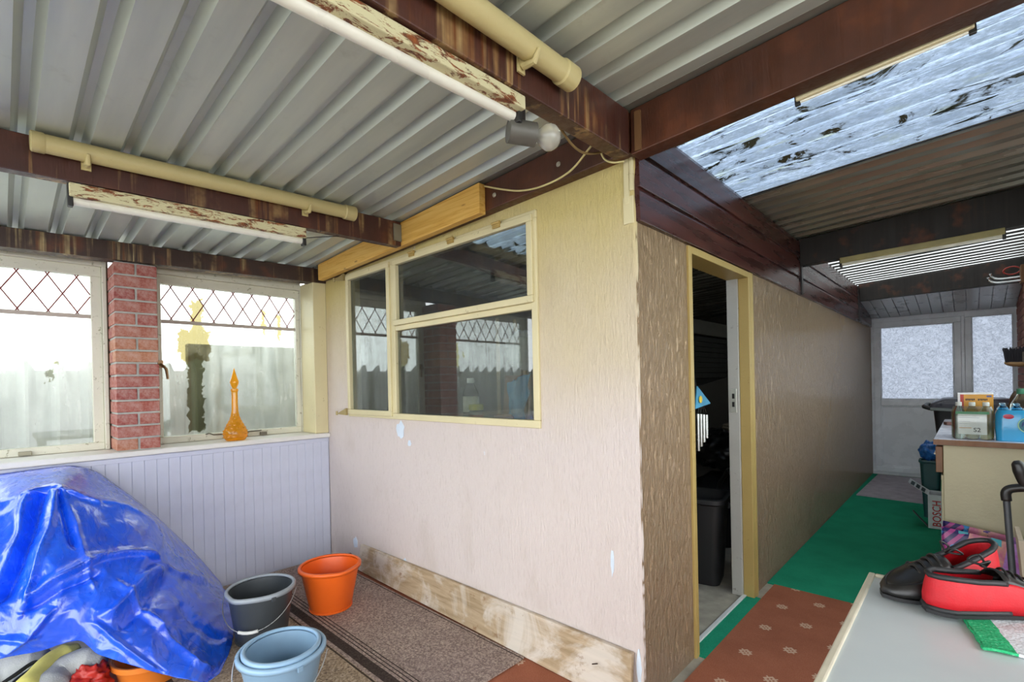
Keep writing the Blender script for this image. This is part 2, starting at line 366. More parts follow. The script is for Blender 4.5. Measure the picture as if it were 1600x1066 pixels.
# carpets laid over the concrete
m = MB().box(-3.62, 1.2, .30, YA-.005, -.012, -.004); m.box(XB+.045, XR, YA-.005, 3.355, -.012, -.004)
tag(m.build('red_carpet', M_red, world=True), 'worn red carpet with small cream diamond motifs on the floor', 'carpet')
m = MB().box(XB+.004, XR, 3.357, YC-.09, -.012, -.004); m.box(XB-.03, XB+.044, 2.262, 3.09, -.012, -.0045)
tag(m.build('green_carpet', M_green, world=True), 'green carpet running down the passage to the back door', 'carpet')
tag(MB().box(XB-.052, XB-.030, 2.27, 3.085, -.012, .002).build('threshold_strip', M_white, world=True, bevel=.002), 'thin white threshold strip across the store doorway', 'threshold')

# --- wall A (with the store window) and wall B (with the store doorway)
WX0, WX1, WZ0, WZ1 = -3.30, -1.475, 1.09, 2.125
m = MB(); T = .10
m.box(-3.64, WX0, YA, YA+T, -.1, 2.13); m.box(WX1, XB-.004, YA, YA+T, -.1, 2.26); m.box(WX0, WX1, YA, YA+T, -.1, WZ0); m.box(WX0, WX1, YA, YA+.028, WZ1, 2.20)
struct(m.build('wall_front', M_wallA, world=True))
m = MB(); DY0, DY1, DZ = 2.235, 3.115, 1.94
m.box(XB-T, XB, YA+.004, DY0, -.1, 1.955); m.box(XB-T, XB, DY1, YC+.05, -.1, 1.975); m.box(XB-T, XB, DY0, DY1, DZ, 1.965)
struct(m.build('wall_passage', M_wallB, world=True))
# rough plaster edge on the corner between the two walls
m = MB(); N = 90; P = np.zeros((N, 7, 3))
for i in range(N):
    z = -.012+i/(N-1)*2.25; r = .011+.006*mnoise.noise(Vector((0, 0, z*7)))+.003*mnoise.noise(Vector((5, 0, z*40)))
    for k in range(7):
        a = -.35+k/6*(math.pi/2+.7); P[i, k] = (XB-.010+math.sin(a)*r, YA+.010-math.cos(a)*r, z)
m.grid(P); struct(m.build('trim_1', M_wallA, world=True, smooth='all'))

# chipped paint on wall A
wa_ = bpy.data.objects['wall_front']; M_flake = plain('cfdbe6', .7, 0, .3, 60, .08)
for (px, py, s, sd) in ((626, 672, .055, 1), (640, 693, .020, 2), (556, 848, .038, 3), (633, 880, .030, 4), (957, 880, .022, 5), (999, 1045, .030, 6)):
    q_ = hit(px, py, 1, YA); rs = random.Random(sd)
    poly = [(s*(.75+.5*rs.random())*math.cos(a)*(.8 if sd < 5 else .35), s*(.75+.5*rs.random())*math.sin(a)*(1 if sd < 5 else 2.4)) for a in np.linspace(0, 2*math.pi, 13, endpoint=False)]
    MB().prism(poly, .004, (q_[0], YA-.0022, q_[2])).build('paint_chip', M_flake, wa_)
# --- wall D: lower wall with upright boards, sill
struct(MB().box(-4.02, XD-.012, -2.4, YA+.1, -.1, .915).build('wall_left', M_panel, world=True))
wl_ = bpy.data.objects['wall_left']
bd = MB().prism([(0, 0), (.012, .0004), (.014, .003), (.014, .0580), (.012, .0606), (0, .0606)], .875, (0, 0, 0), (1, 0, 0), (0, 1, 0), (0, 0, 1))
bm_ = bd.build('board', M_panel, wl_).data; first = bpy.data.objects['board']
first.location = (XD-.012, 1.69, .012)
for i in range(1, 38): link_mesh('board', bm_, wl_, (XD-.012, 1.69-.061*i, .012))
MB().box(XD-.012, XD+.006, -.70, 1.752, .885, .915).build('rail', M_panel, wl_, bevel=.003)
struct(MB().box(-3.96, XD+.035, -2.3, YA-.003, .918, .952).build('trim_2', M_sill, world=True, bevel=.008))

# --- brick pier between the two windows
PX0, PX1, PY0, PY1 = XD-.30, XD+.005, .466, .675
pier = struct(MB().box(PX0+.006, PX1-.007, PY0+.006, PY1-.006, .952, 2.075).build('wall_pier', M_mortar, world=True))
CH = (2.075-.952)/15
def brickmesh(sx, sy, sz):
    q = MB(); q.obox((0, 0, 0), (sx, sy, sz)); return q
meshes = {}
for k in range(15):
    z = .952+CH*(k+.5); rows = []
    YM = (PY0+PY1)/2
    if k % 2: rows = [(PX1-.049, YM, .098, PY1-PY0), (PX1-.158, YM, .098, PY1-PY0), (PX1-.262, YM, .088, PY1-PY0)]
    else: rows = [(q_, y_, sx_, .099) for y_ in (PY0+.0495, PY1-.0495) for q_, sx_ in ((PX1-.1, .2), (PX1-.2585, .095))]
    for (x, y, sx, sy) in rows:
        key = (round(sx, 3), round(sy, 3))
        if key not in meshes:
            o = brickmesh(sx, sy, CH-.011).build('brick', M_brick, pier, bevel=.003); meshes[key] = o.data; o.location = (x, y, z)
        else:
            o = link_mesh('brick', meshes[key], pier, (x, y, z)); b = o.modifiers.new('bevel', 'BEVEL'); b.width = .003; b.segments = 1
        o.location = (x+random.uniform(-.002, .002) + (.0 if k % 2 else 0), y+random.uniform(-.0015, .0015), z); o.rotation_euler = (random.uniform(-.006, .006), 0, random.uniform(-.006, .006))

# --- corner post
struct(MB().box(-3.95, XD+.002, 1.652, YA-.001, .953, 2.118).build('trim_3', M_frameA, world=True, bevel=.004))

# --- leaded windows in wall D
def leaded_window(name, y0, y1, gy0, gy1, phase, patches):
    w = sempty(name, (0, 0, 0)); X = -3.90; KW = 1.0484; SZ = lambda z: 1.31+(z-1.31)*KW; z0, z1 = .953, SZ(2.04); gz0, gz1 = SZ(1.012), SZ(1.982)
    y0, y1, gy0, gy1, phase = (q*KW for q in (y0, y1, gy0, gy1, phase)); patches = [(a*KW, b*KW, SZ(c), SZ(d), e, f_) for (a, b, c, d, e, f_) in patches]; y1 = min(y1, 1.648)
    fr = MB()
    for (a, b, c, d) in ((y0, y1, z0, gz0), (y0, y1, gz1, z1), (y0, gy0, gz0, gz1), (gy1, y1, gz0, gz1)): fr.box(X-.03, X+.02, a, b, c, d)
    fr.build('frame', M_frameD, w, bevel=.004)
    ou = MB(); t = .022
    for (a, b, c, d) in ((y0-t, y1+t, z1, z1+.09), (y0-t, y0, z0, z1), (y1, y1+t, z0, z1)): ou.box(X-.04, X+.045, a, min(b, 1.651), c, d)
    ou.build('outer_frame', M_frameD, w, bevel=.004)
    if y0 < 0: MB().box(X-.05, X+.03, y1+t, .470, z0, z1+.25).build('packing', plain('5a4a38', .8), w)
    pm = mat_pane(name+'_glass', .29, 'f0f4f2', 1.0, patches, 'eef0e6')
    pane = MB().box(X-.008, X-.004, gy0-.004, gy1+.004, gz0-.004, gz1+.004).build('pane', pm, w)
    MB().box(X-.004, X+.004, gy0, gy1, SZ(1.735), SZ(1.758)).build('glazing_bar', M_bar, w, bevel=.002)
    # diamond leading
    p = .121*KW; zt, zb = SZ(1.968), SZ(1.768); seg = []
    def clipseg(a, b):
        (ya, za), (yb, zb_) = a, b
        if max(ya, yb) < gy0 or min(ya, yb) > gy1: return None
        def cl(y, q0, q1): t_ = (y-q0[0])/(q1[0]-q0[0]); return (y, q0[1]+t_*(q1[1]-q0[1]))
        q0, q1 = (a, b) if ya < yb else (b, a)
        if q0[0] < gy0: q0 = cl(gy0, q0, q1)
        if q1[0] > gy1: q1 = cl(gy1, q0, q1)
        return q0, q1
    ext = .07; k0 = math.floor((gy0-phase)/p)-2
    for k in range(k0, k0+16):
        y = phase+k*p
        for s in (1, -1):
            dy, dz = s*p, zb-zt
            for (a, b) in (((y-s*p/2*0-dy*ext, zt-dz*ext), (y+dy/2, zt+dz/2)), ((y-dy/2, zt+dz/2), (y+dy*ext, zb+dz*ext))):
                c = clipseg(a, b)
                if c: seg.append(c)
    for (a, b) in seg:
        MB().tube([(X-.0025, a[0], a[1]), (X-.0025, b[0], b[1])], .0040, 6).build('came', M_came, w)
    return w
leaded_window('window_1', -.78, .418, -.72, .369, .0695, [(.205, .235, 1.47, 1.72, .6, 'd9d9b4'), (.175, .205, 1.37, 1.43, .6, 'b5b99a'), (.13, .145, 1.57, 1.62, .6, 'd8d8b8')])
leaded_window('window_2', .64, 1.592, .705, 1.543, .762, [(.845, .935, 1.03, 1.54, .8, 'b0b298'), (.80, .975, 1.50, 1.70, .5, 'aca687'), (.87, .94, 1.70, 1.90, .5, 'aea88a'), (1.31, 1.335, 1.68, 1.88, .4, 'b5ae90'), (1.415, 1.44, 1.66, 1.86, .4, 'b5ae90')])
w2 = bpy.data.objects['window_2']; w1 = bpy.data.objects['window_1']
M_brass = plain('8a6a48', .4, .6, .1)
def KP(o, off): o.location = off
h = MB().obox((-3.687, .692, 1.475), (.018, .028, .05)); h.tube([(-3.675, .69, 1.475), (-3.655, .692, 1.472), (-3.648, .70, 1.462), (-3.645, .715, 1.44), (-3.644, .722, 1.375)], [.007, .008, .008, .009, .007], 8)
KP(h.build('window_catch', M_brass, w2, smooth=True), (-.177, .034, .006))
h = MB().tube([(-3.69, .925, 1.01), (-3.672, .94, 1.018), (-3.665, .965, 1.005), (-3.668, 1.02, 1.003), (-3.668, 1.28, 1.01)], .0045, 6); h.obox((-3.685, 1.30, .985), (.02, .045, .022)); KP(h.build('window_stay', plain('6d675b', .4, .7, .1), w2, smooth=True), (-.178, .053, -.015))
KP(MB().obox((-3.69, .085, .985), (.016, .055, .022)).build('window_stay', plain('8c8774', .45, .5, .1), w1, bevel=.002), (-.179, .004, -.016))

# --- head beam over wall D, beams, pine board
def slab(name, mat, pts, label=None, bevel=.004):
    o = MB().hexa(pts).build(name, mat, world=True, bevel=bevel); return struct(o)
def xbeam(name, mat, xa, xb, y0, y1, za0, za1, zb0, zb1):
    return slab(name, mat, [(xa, y0, za0), (xb, y0, zb0), (xb, y1, zb0), (xa, y1, za0), (xa, y0, za1), (xb, y0, zb1), (xb, y1, zb1), (xa, y1, za1)])
def ybeam(name, mat, x0, x1, ya, yb, za0, za1, zb0, zb1):
    return slab(name, mat, [(x0, ya, za0), (x1, ya, za0), (x1, yb, zb0), (x0, yb, zb0), (x0, ya, za1), (x1, ya, za1), (x1, yb, zb1), (x0, yb, zb1)])
ZT = lambda x, y: zr(x, y)-.002
ybeam('trim_4', M_beamD, -3.74, -3.63, -2.2, YA+.06, 2.02, ZT(-3.70, -2.2), 2.112, ZT(-3.70, 1.74))
ybeam('trim_5', M_beam, -2.505, -2.45, -2.2, 1.655, 2.055, ZT(-2.5, -2.2), 2.135, ZT(-2.5, 1.65))
ybeam('trim_6', M_beam, -1.01, -.948, -2.2, 1.69, 2.105, ZT(-1, -2.2), 2.182, ZT(-1, 1.69))
xbeam('trim_7', M_beamR, -3.64, XB+.01, 1.70, YA+.02, 2.128, ZT(-3.64, 1.72), 2.20, ZT(XB, 1.72))
xbeam('trim_8', M_pine, -3.55, -1.765, 1.655, 1.699, 2.110, ZT(-3.5, 1.66)-.002, 2.16, ZT(-1.77, 1.66)-.004)
xbeam('trim_9', M_beamR, -.947, 1.75, 1.70, 1.775, 2.185, ZT(-.94, 1.72), 2.30, ZT(1.75, 1.72))
xbeam('trim_10', M_beamK, XB+.02, XR-.002, 4.26, 4.345, 2.165, zr(XB, 4.3)-.002, 2.20, zr(XR, 4.3)-.002)
xbeam('trim_11', M_beamK, XB+.02, XR-.002, 6.98, 7.05, 2.185, zr(XB, 7)-.002, 2.205, zr(XR, 7)-.002)
MB().box(-2.447, -2.441, 1.60, 1.652, 2.16, 2.26).build('bracket_plate', plain('8f938c', .4, .7), bpy.data.objects['trim_5'])
MB().box(-.925, -.90, 1.690, 1.6995, 2.19, 2.34).build('bracket_plate', plain('6d4c2c', .6, 0), bpy.data.objects['trim_9'])
for px, py in ((773, 305), (873, 257)):
    q = hit(px, py, 1, 1.70); g_ = MB(); 
    g_.add([(q[0]+.012*math.cos(a), 1.697-(.004 if r else 0), q[2]+.012*math.sin(a)) for r in (0,) for a in np.linspace(0, 2*math.pi, 12, endpoint=False)]+[(q[0]+.008*math.cos(a), 1.692, q[2]+.008*math.sin(a)) for a in np.linspace(0, 2*math.pi, 12, endpoint=False)], [(i, (i+1) % 12, 12+(i+1) % 12, 12+i) for i in range(12)]+[tuple(range(12, 24))])
    g_.build('bolt_head', plain('b9b3a2', .4, .6), bpy.data.objects['trim_7'], smooth=True)

# --- roof sheets, ribs running from the window side to the house side
ceiling = sempty('ceiling')
def sheet(name, mat, ya, nr, x0, x1, prof, hgt, dz=0.0, lip=0.0, nx=2, thick=.0012):
    """trapezoidal sheet of nr ribs from ya on; prof=(pan, slope, top)"""
    pan, sl, top = prof; ys = []; y = ya
    for k in range(nr):
        ys += [(y, 0), (y+pan, 0), (y+pan+sl, hgt), (y+pan+sl+top, hgt)]; y += pan+2*sl+top
    ys.append((y, 0)); ys.append((y+lip+.012, 0))
    xs = np.linspace(x0, x1, nx); P = np.zeros((len(ys), nx, 3))
    for i, (yy, h_) in enumerate(ys):
        for j, x in enumerate(xs): P[i, j] = (x, yy, zr(x, yy)+h_+dz)
    return MB().grid(P).build(name, mat, ceiling, solid=thick)
PROF = (.088, .020, .023); 
# ribs over the first room: rib centre at y = .07 + .151 k, pan starts .1195 before the rib centre
y0 = .07+.151*-14-.1195
for k in range(4): sheet('roof_sheet', M_sheet, y0+k*.906, 6, -4.12, 1.9, PROF, .034, .0012 if k % 2 else .004)
PROF2 = (.062, .022, .044)
sheet('roof_sheet', M_sheet, y0+4*.906, 2, -4.12, 1.9, PROF, .034, .004)
sheet('roof_sheet', M_sheet2, 1.665, 3, -3.95, 1.9, PROF2, .030, .003)
def zclear(y): return y
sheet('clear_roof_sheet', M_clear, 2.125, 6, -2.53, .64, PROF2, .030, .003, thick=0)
sheet('roof_sheet', M_sheet2, 2.125, 6, -3.95, -2.50, PROF2, .030, .006)
for k in range(6):
    if k in (2, 3, 4): sheet('opal_roof_sheet', M_opal, 3.015+k*.9, 6, -1.36, .64, PROF2, .030, .0065, thick=0)  # far sheets made translucent to bring added daylight into passage and store
    sheet('roof_sheet', M_sheet2, 3.015+k*.9, 6, -3.95, -1.34 if k in (2, 3, 4) else .64, PROF2, .030, .006 if k % 2 == 0 else .0075)

# --- cladding boards above wall B
cl = struct(MB().box(XB-.06, XB-.004, YA+.03, YC+.055, 1.955, 2.36).build('wall_cladding', M_clad, world=True))
for (ya, yb) in ((YA+.006, 4.27), (4.31, 6.94), (6.97, 7.98)):
    for k, (za, zb_) in enumerate(((1.945, 2.062), (2.082, 2.202), (2.222, 2.345))):
        b = MB().prism([(0, za), (.020, za), (.018, zb_), (.008, zb_+.024), (-.004, zb_+.024), (-.004, za)], yb-ya, (XB, ya, 0), (1, 0, 0), (0, 0, 1), (0, 1, 0)); b.build('board', M_clad, cl, bevel=.002)
for y in (4.29, 6.955): MB().box(XB-.002, XB+.030, y-.022, y+.022, 1.945, 2.36).build('cover_strip', plain('170f0d', .35, 0, .1), cl, bevel=.002)
# split cream end grain at the corner
q = MB().box(XB-.045, XB-.020, YA-.008, YA+.004, 2.02, 2.24); q.box(XB-.018, XB-.002, YA-.010, YA+.006, 2.07, 2.245); q.box(XB-.05, XB-.003, YA-.006, YA+.004, 1.94, 2.05); q.build('end_piece', M_frameA, cl, bevel=.003)

# --- store doorway frame
dw = sempty('door_1')
M_grey_old = mat_oldpaint('old_grey_white_paint', 'b5b4ac', '7b746a', .2)
f = MB().box(XB-.11, XB+.012, DY0-.001, DY0+.036, -.012, DZ); f.build('jamb', M_door_yellow, dw, bevel=.003)
f = MB().box(XB-.045, XB+.015, DY1-.05, DY1+.0, -.012, DZ); f.box(XB-.002, XB+.016, DY1, DY1+.03, -.012, DZ-.0); f.build('jamb', M_door_yellow, dw, bevel=.003)
f = MB().box(XB-.11, XB-.0455, DY1-.062, DY1, -.012, DZ); f.build('stop', M_grey_old, dw, bevel=.003)
f = MB().box(XB-.11, XB+.014, DY0+.036, DY1-.05, DZ-.035, DZ); f.build('head', M_door_yellow, dw, bevel=.003)
q0 = hit(1151, 645, 1, DY1-.065)
f = MB().box(XB-.098, XB-.060, DY1-.066, DY1-.060, 1.10, 1.245); f.build('strike_plate', plain('b9b8ae', .35, .6, .1), dw, bevel=.002)
f = MB().box(XB-.086, XB-.072, DY1-.0675, DY1-.064, 1.185, 1.215); f.box(XB-.086, XB-.072, DY1-.0675, DY1-.064, 1.135, 1.165); f.build('latch_hole', plain('120f0d', .8), dw)

# --- back door, side light, sloping white soffit
d2 = sempty('door_2'); Y = YC
def framebox(m, x0, x1, z0, z1, w, y0, y1):
    m.box(x0, x1, y0, y1, z0, z0+w); m.box(x0, x1, y0, y1, z1-w, z1); m.box(x0, x0+w, y0, y1, z0+w, z1-w); m.box(x1-w, x1, y0, y1, z0+w, z1-w); return m
framebox(MB(), -.965, -.045, -.012, 2.05, .045, Y-.03, Y+.04).build('frame', M_upvc, d2, bevel=.004)
framebox(MB(), -.932, -.075, .03, 2.005, .068, Y-.045, Y+.03).build('sash', M_upvc, d2, bevel=.006)
MB().box(-.865, -.142, Y-.045, Y+.03, .905, .985).build('mid_rail', M_upvc, d2, bevel=.006)
MB().box(-.868, -.138, Y-.02, Y, .09, .915).build('panel', M_upvc, d2, bevel=.004)
framebox(MB(), -.866, -.141, .097, .906, .018, Y-.034, Y-.02).build('beading', M_upvc, d2, bevel=.004)
MB().box(-.866, -.141, Y-.004, Y+.004, .984, 1.94).build('pane', M_frost, d2)
framebox(MB(), -.866, -.141, .984, 1.938, .014, Y-.034, Y-.008).build('beading', M_upvc, d2, bevel=.003)
for z in (.20, 1.03, 1.78):
    MB().tube([(-.942, Y-.05, z-.045), (-.942, Y-.05, z+.045)], .009, 10).build('hinge', M_upvc, d2, smooth=True)
w3 = sempty('window_3')
framebox(MB(), -.045, XR+.02, .35, 2.05, .06, Y-.03, Y+.04).build('frame', M_upvc, w3, bevel=.005)
MB().box(.014, XR-.038, Y-.004, Y+.004, .41, 1.99).build('pane', M_frost, w3)
framebox(MB(), .014, XR-.038, .409, 1.991, .012, Y-.022, Y-.008).build('beading', M_upvc, w3, bevel=.003)
struct(MB().box(-.045, XR+.02, Y-.02, Y+.06, -.1, .349).build('wall_back', M_wallB, world=True))
sf = struct(MB().hexa([(-1.0, 7.05, 2.215), (XR, 7.05, 2.215), (XR, Y+.05, 2.085), (-1.0, Y+.05, 2.085), (-1.0, 7.05, 2.235), (XR, 7.05, 2.235), (XR, Y+.05, 2.105), (-1.0, Y+.05, 2.105)]).build('ceiling_soffit', M_upvc, world=True))
for k in range(13):
    x = XB+.004+k*.1045; x1 = min(x+.0985, XR-.001)
    MB().hexa([(x, 7.055, 2.205), (x1, 7.055, 2.205), (x1, Y+.04, 2.055), (x, Y+.04, 2.055), (x, 7.055, 2.214), (x1, 7.055, 2.214), (x1, Y+.04, 2.084), (x, Y+.04, 2.084)]).build('strip', plain('dfe5ea', .3, 0, .03, 30, .03), sf, bevel=.003)

# --- brick house wall on the right of the passage: bricks built where it is seen
hw = struct(MB().box(XR+.006, XR+.2, 5.05, YC+.12, -.1, 2.6).box(XR+.006, XR+.2, 1.95, 5.05, -.1, .95).box(XR+.006, XR+.2, 1.95, 5.05, 2.12, 2.6).box(XR+.006, XR+.2, 1.95, 2.15, .95, 2.12).build('wall_right', M_mortar, world=True))
bl, bh = .225, .075; bmesh_ = None; nb = 0
for r in range(0, 31):
    z = .01+r*bh
    if z < .85: continue
    yy = 5.2+(bl/2 if r % 2 else 0)
    while yy < YC-.12:
        if bmesh_ is None:
            o = brickmesh(.02, bl-.011, bh-.011).build('brick', M_brick, hw); bmesh_ = o.data
        else: o = link_mesh('brick', bmesh_, hw)
        o.location = (XR+random.uniform(-.002, .002), yy+bl/2, z+bh/2); yy += bl; nb += 1
g_ = Nd('far_brick'); bt = g_.new('TexBrick'); g_.l.new(g_.co(rot=(math.pi/2, 0, math.pi/2)), bt.inputs['Vector']); bt.inputs['Scale'].default_value = 1.0
bt.inputs['Color1'].default_value = lin('a8544a'); bt.inputs['Color2'].default_value = lin('8e4540'); bt.inputs['Mortar'].default_value = lin('a9aca6'); bt.inputs['Brick Width'].default_value = .225; bt.inputs['Row Height'].default_value = .075; bt.inputs['Mortar Size'].default_value = .006
M_brickflat = g_.fin(bt.outputs[0], .9)
w5 = sempty('added_window_5')  # unseen window, added to light the passage from the right
for (a_, b_) in ((2.15, 3.6), (3.6, 5.05)):
    f = MB()
    for (p_, q_, r_, s_) in ((a_, b_, .95, 1.0), (a_, b_, 2.07, 2.12), (a_, a_+.05, 1.0, 2.07), (b_-.05, b_, 1.0, 2.07)): f.box(XR+.06, XR+.13, p_, q_, r_, s_)
    f.build('frame', M_upvc, w5, bevel=.004); MB().box(XR+.09, XR+.095, a_+.05, b_-.05, 1.0, 2.07).build('pane', mat_pane('added_window_glass', .08, 'eef2f0', 1.0), w5)
struct(MB().box(1.78, 1.95, -2.4, 1.95, -.1, .45).build('wall_low_unseen', M_brickflat, world=True))  # unseen wall, kept low so extra daylight enters from this side
for y_ in (-2.2, -.2): ybeam('trim_14', M_beamR, 1.82, 1.91, y_, y_+.09, .45, 2.36, .45, 2.36)
struct(MB().box(XR+.2, 1.95, 1.95, 2.05, -.1, 2.6).build('wall_return', M_brickflat, world=True))
struct(MB().box(-1.0, XR+.1, YC-.01, YC+.06, 2.052, 2.52).build('wall_lintel', M_upvc, world=True))
# far walls of the store
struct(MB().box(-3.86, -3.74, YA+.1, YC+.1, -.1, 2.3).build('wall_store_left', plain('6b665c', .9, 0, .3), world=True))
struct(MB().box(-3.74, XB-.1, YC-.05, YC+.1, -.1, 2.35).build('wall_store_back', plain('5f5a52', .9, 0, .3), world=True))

# --- store window in wall A
wA = sempty('window_4'); ya, yb = YA-.012, YA+.026
m = MB(); framebox(m, WX0, WX1, WZ0, WZ1, .038, ya, yb); m.build('frame', M_frameA, wA, bevel=.004)
MB().box(-2.735, -2.675, ya, yb, WZ0+.038, WZ1-.038).build('mullion', M_frameA, wA, bevel=.004)
xm = -2.675; zm = 1.685
MB().box(xm, WX1-.038, ya+.004, yb, zm-.028, zm+.004).build('transom', M_frameA, wA, bevel=.004)
framebox(MB(), xm+.004, WX1-.018, zm+.004, WZ1-.018, .034, ya-.014, ya+.016).build('top_sash', M_frameA, wA, bevel=.004)
framebox(MB(), WX0+.018, -2.715, WZ0+.018, WZ1-.018, .034, ya-.014, ya+.016).build('side_sash', M_frameA, wA, bevel=.004)
MB().box(WX0+.05, -2.745, YA+.004, YA+.008, WZ0+.05, WZ1-.05).build('pane', M_glassA, wA)
MB().box(xm+.036, WX1-.05, YA+.004, YA+.008, zm+.036, WZ1-.05).build('pane', M_glassA, wA)
MB().box(xm+.0, WX1-.036, YA+.010, YA+.014, WZ0+.036, zm-.027).build('pane', M_glassA, wA)
for x in (-2.45, -2.08, -1.72):
    h = MB().obox((x, ya-.016, WZ1-.022), (.05, .012, .03)); h.tube([(x-.028, ya-.022, WZ1-.012), (x+.028, ya-.022, WZ1-.012)], .007, 8); h.build('hinge', plain('b89c5c', .4, .4), wA, smooth=True)
for z in (WZ0+.03, WZ1-.03):
    h = MB().add([(WX0+.015, ya-.012, z-.02), (WX0+.015, ya-.012, z+.03), (WX0-.075, ya-.045, z-.012), (WX0+.015, ya-.028, z-.02), (WX0+.015, ya-.028, z+.03), (WX0-.075, ya-.055, z-.012)], [(0, 1, 2), (5, 4, 3), (0, 2, 5, 3), (1, 4, 5, 2), (0, 3, 4, 1)])
    h.tube([(WX0-.078, ya-.05, z-.02), (WX0-.078, ya-.05, z+.008)], .008, 8); h.build('corner_hinge', plain('a39263', .45, .4), wA)

# --- what stands outside the leaded windows
M_asb = plain('9fa198', .9, 0, .3, 40, .12)
ys = np.arange(-1.6, 1.13, .0122); P = np.zeros((2, len(ys), 3))
for i, y in enumerate(ys):
    ph = ((y-.112)/.1515) % 1.0; d = abs(ph-round(ph)); hh = max(0, 1-d/.27); P[:, i, 0] = -4.42+.05*hh; P[:, i, 1] = y; P[0, i, 2] = -.1; P[1, i, 2] = 1.455+.06*min(1, hh*1.5)
q = MB().grid(P); tag(q.build('corrugated_fence', M_asb, solid=.008), 'grey corrugated sheet fence outside the leaded windows', 'fence')
tag(MB().box(-4.60, -4.52, 1.03, 2.9, -.1, 1.675).build('panel_fence', plain('979a90', .9, 0, .3, 30, .15), bevel=.004), 'flat grey fence panel outside the window near the corner', 'fence')

# ================================================================= things
CR = np.array([math.cos(YAW), -math.sin(YAW), 0.0])     # a floor direction used for turned things (room diagonal)

# --- blue tarpaulin over the heap by the leaded windows
def mat_tarp():
    g = Nd('blue_polythene_weave'); v = g.co()
    n1 = g.noise(v, 4, 5, .65, .5); cre = g.noise(g.co((1.2, 1.6, 1)), 9, 3, .5, 1.2); w = g.noise(g.co((1, 1, .5)), 45, 3)
    u = g.noise(g.co((260, 260, 40)), 1, 1)
    c = g.ramp(n1, [(.25, lin('0a44d0')), (.55, lin('0f5cf0')), (.8, lin('2c74f6'))])
    h = g.math('ADD', g.math('MULTIPLY', cre, .8), g.math('ADD', g.math('MULTIPLY', w, .10), g.math('MULTIPLY', u, .02)))
    return g.fin(c, g.ramp(cre, [(.3, .22), (.7, .36)]), 0, g.bump(h, .45, .02), Specular_IOR_Level=.9, Coat_Weight=.7, Coat_Roughness=.12)
M_tarp = mat_tarp()
rows = [
 [(-150, 765, -3.57), (-60, 750, -3.57), (0, 741, -3.57), (60, 733, -3.57), (113, 728, -3.56), (150, 737, -3.56), (184, 760, -3.56), (223, 789, -3.56), (261, 822, -3.55), (309, 869, -3.54), (343, 908, -3.50)],
 [(-150, 800, -3.25), (-60, 792, -3.22), (0, 783, -3.2), (41, 768, -3.16), (86, 759, -3.12), (115, 768, -3.12), (152, 780, -3.14), (198, 789, -3.14), (237, 812, -3.14), (275, 864, -3.18), (349, 920, -3.36)],
 [(-150, 850, -3.1), (-60, 845, -3.06), (0, 838, -3.02), (45, 832, -2.98), (90, 828, -2.94), (130, 832, -2.93), (165, 838, -2.93), (205, 846, -2.93), (245, 866, -2.95), (290, 905, -3.04), (362, 932, -3.22)],
 [(-150, 905, -2.97), (-60, 900, -2.93), (0, 894, -2.88), (48, 888, -2.84), (92, 884, -2.80), (135, 884, -2.79), (172, 888, -2.79), (212, 896, -2.80), (255, 920, -2.82), (300, 946, -2.88), (369, 944, -3.06)],
 [(-150, 965, -2.86), (-60, 960, -2.82), (0, 955, -2.78), (52, 948, -2.75), (98, 938, -2.72), (142, 940, -2.70), (182, 950, -2.68), (225, 965, -2.67), (270, 985, -2.67), (312, 1000, -2.69), (367, 972, -2.9)],
 [(-150, 1010, -2.83), (-60, 1005, -2.79), (0, 999, -2.75), (56, 990, -2.72), (108, 972, -2.69), (150, 984, -2.65), (192, 998, -2.60), (235, 1014, -2.57), (280, 1032, -2.55), (318, 1036, -2.56), (361, 1010, -2.72)],
 [(-150, 1045, -2.82), (-60, 1036, -2.79), (0, 1027, -2.76), (60, 1020, -2.73), (120, 1001, -2.69), (158, 1024, -2.62), (200, 1038, -2.56), (245, 1051, -2.52), (290, 1063, -2.49), (320, 1066, -2.48), (343, 1062, -2.52)]]
ctrl = np.array([[hit(a, b, 0, X) for (a, b, X) in r] for r in rows])
NU, NV = 150, 190
ctrl = np.concatenate([ctrl[:1], ctrl[:1]*.22+ctrl[1:2]*.78, ctrl[1:2], ctrl[1:2]*.8+ctrl[2:3]*.2, ctrl[2:]])       # tighter ridge along the top edge
tt = np.interp(np.linspace(0, 6, NU), range(7), [0, 2, 4, 5, 6, 7, 8])
ctrl = np.concatenate([ctrl[:, :1]+(ctrl[:, :1]-ctrl[:, 1:2])*2.5, ctrl], axis=1); NX_ = 40; tv = np.concatenate([np.linspace(0, 1, NX_, endpoint=False), np.linspace(1, 11, NV)]); NV = NV+NX_     # the heap goes on to the left of the view
tmp = np.array([spline(r, NV, tv) for r in ctrl]); tarpP = np.array([spline(tmp[:, j], NU, tt) for j in range(NV)]).transpose(1, 0, 2)
du = np.gradient(tarpP, axis=0); dv = np.gradient(tarpP, axis=1); nrm = np.cross(dv, du); nrm /= np.linalg.norm(nrm, axis=2)[..., None]+1e-9
if nrm[NU//2, NV//2, 0] < 0: nrm = -nrm
U, V = np.meshgrid(np.linspace(0, 1, NU), (tv-1)/10, indexing='ij'); disp = np.zeros((NU, NV))
def fold(a, b, width, amp, skew=0.0):
    """a crease along the segment a-b in cloth coordinates (v across, u down); amp>0 is a ridge"""
    global disp
    a, b = np.array(a), np.array(b); d = b-a; L = np.hypot(*d); d = d/L; q = np.stack([V-a[0], U-a[1]], -1); t = q@d/L; s = q@np.array([-d[1], d[0]])
    w = width*(1+skew*np.sign(s)); k = np.clip(1-np.abs(s)/w, 0, 1); e = np.clip(t*6+.6, 0, 1)*np.clip((1-t)*6+.6, 0, 1)
    disp = disp+amp*(k*k*(1.4-.4*k))*e
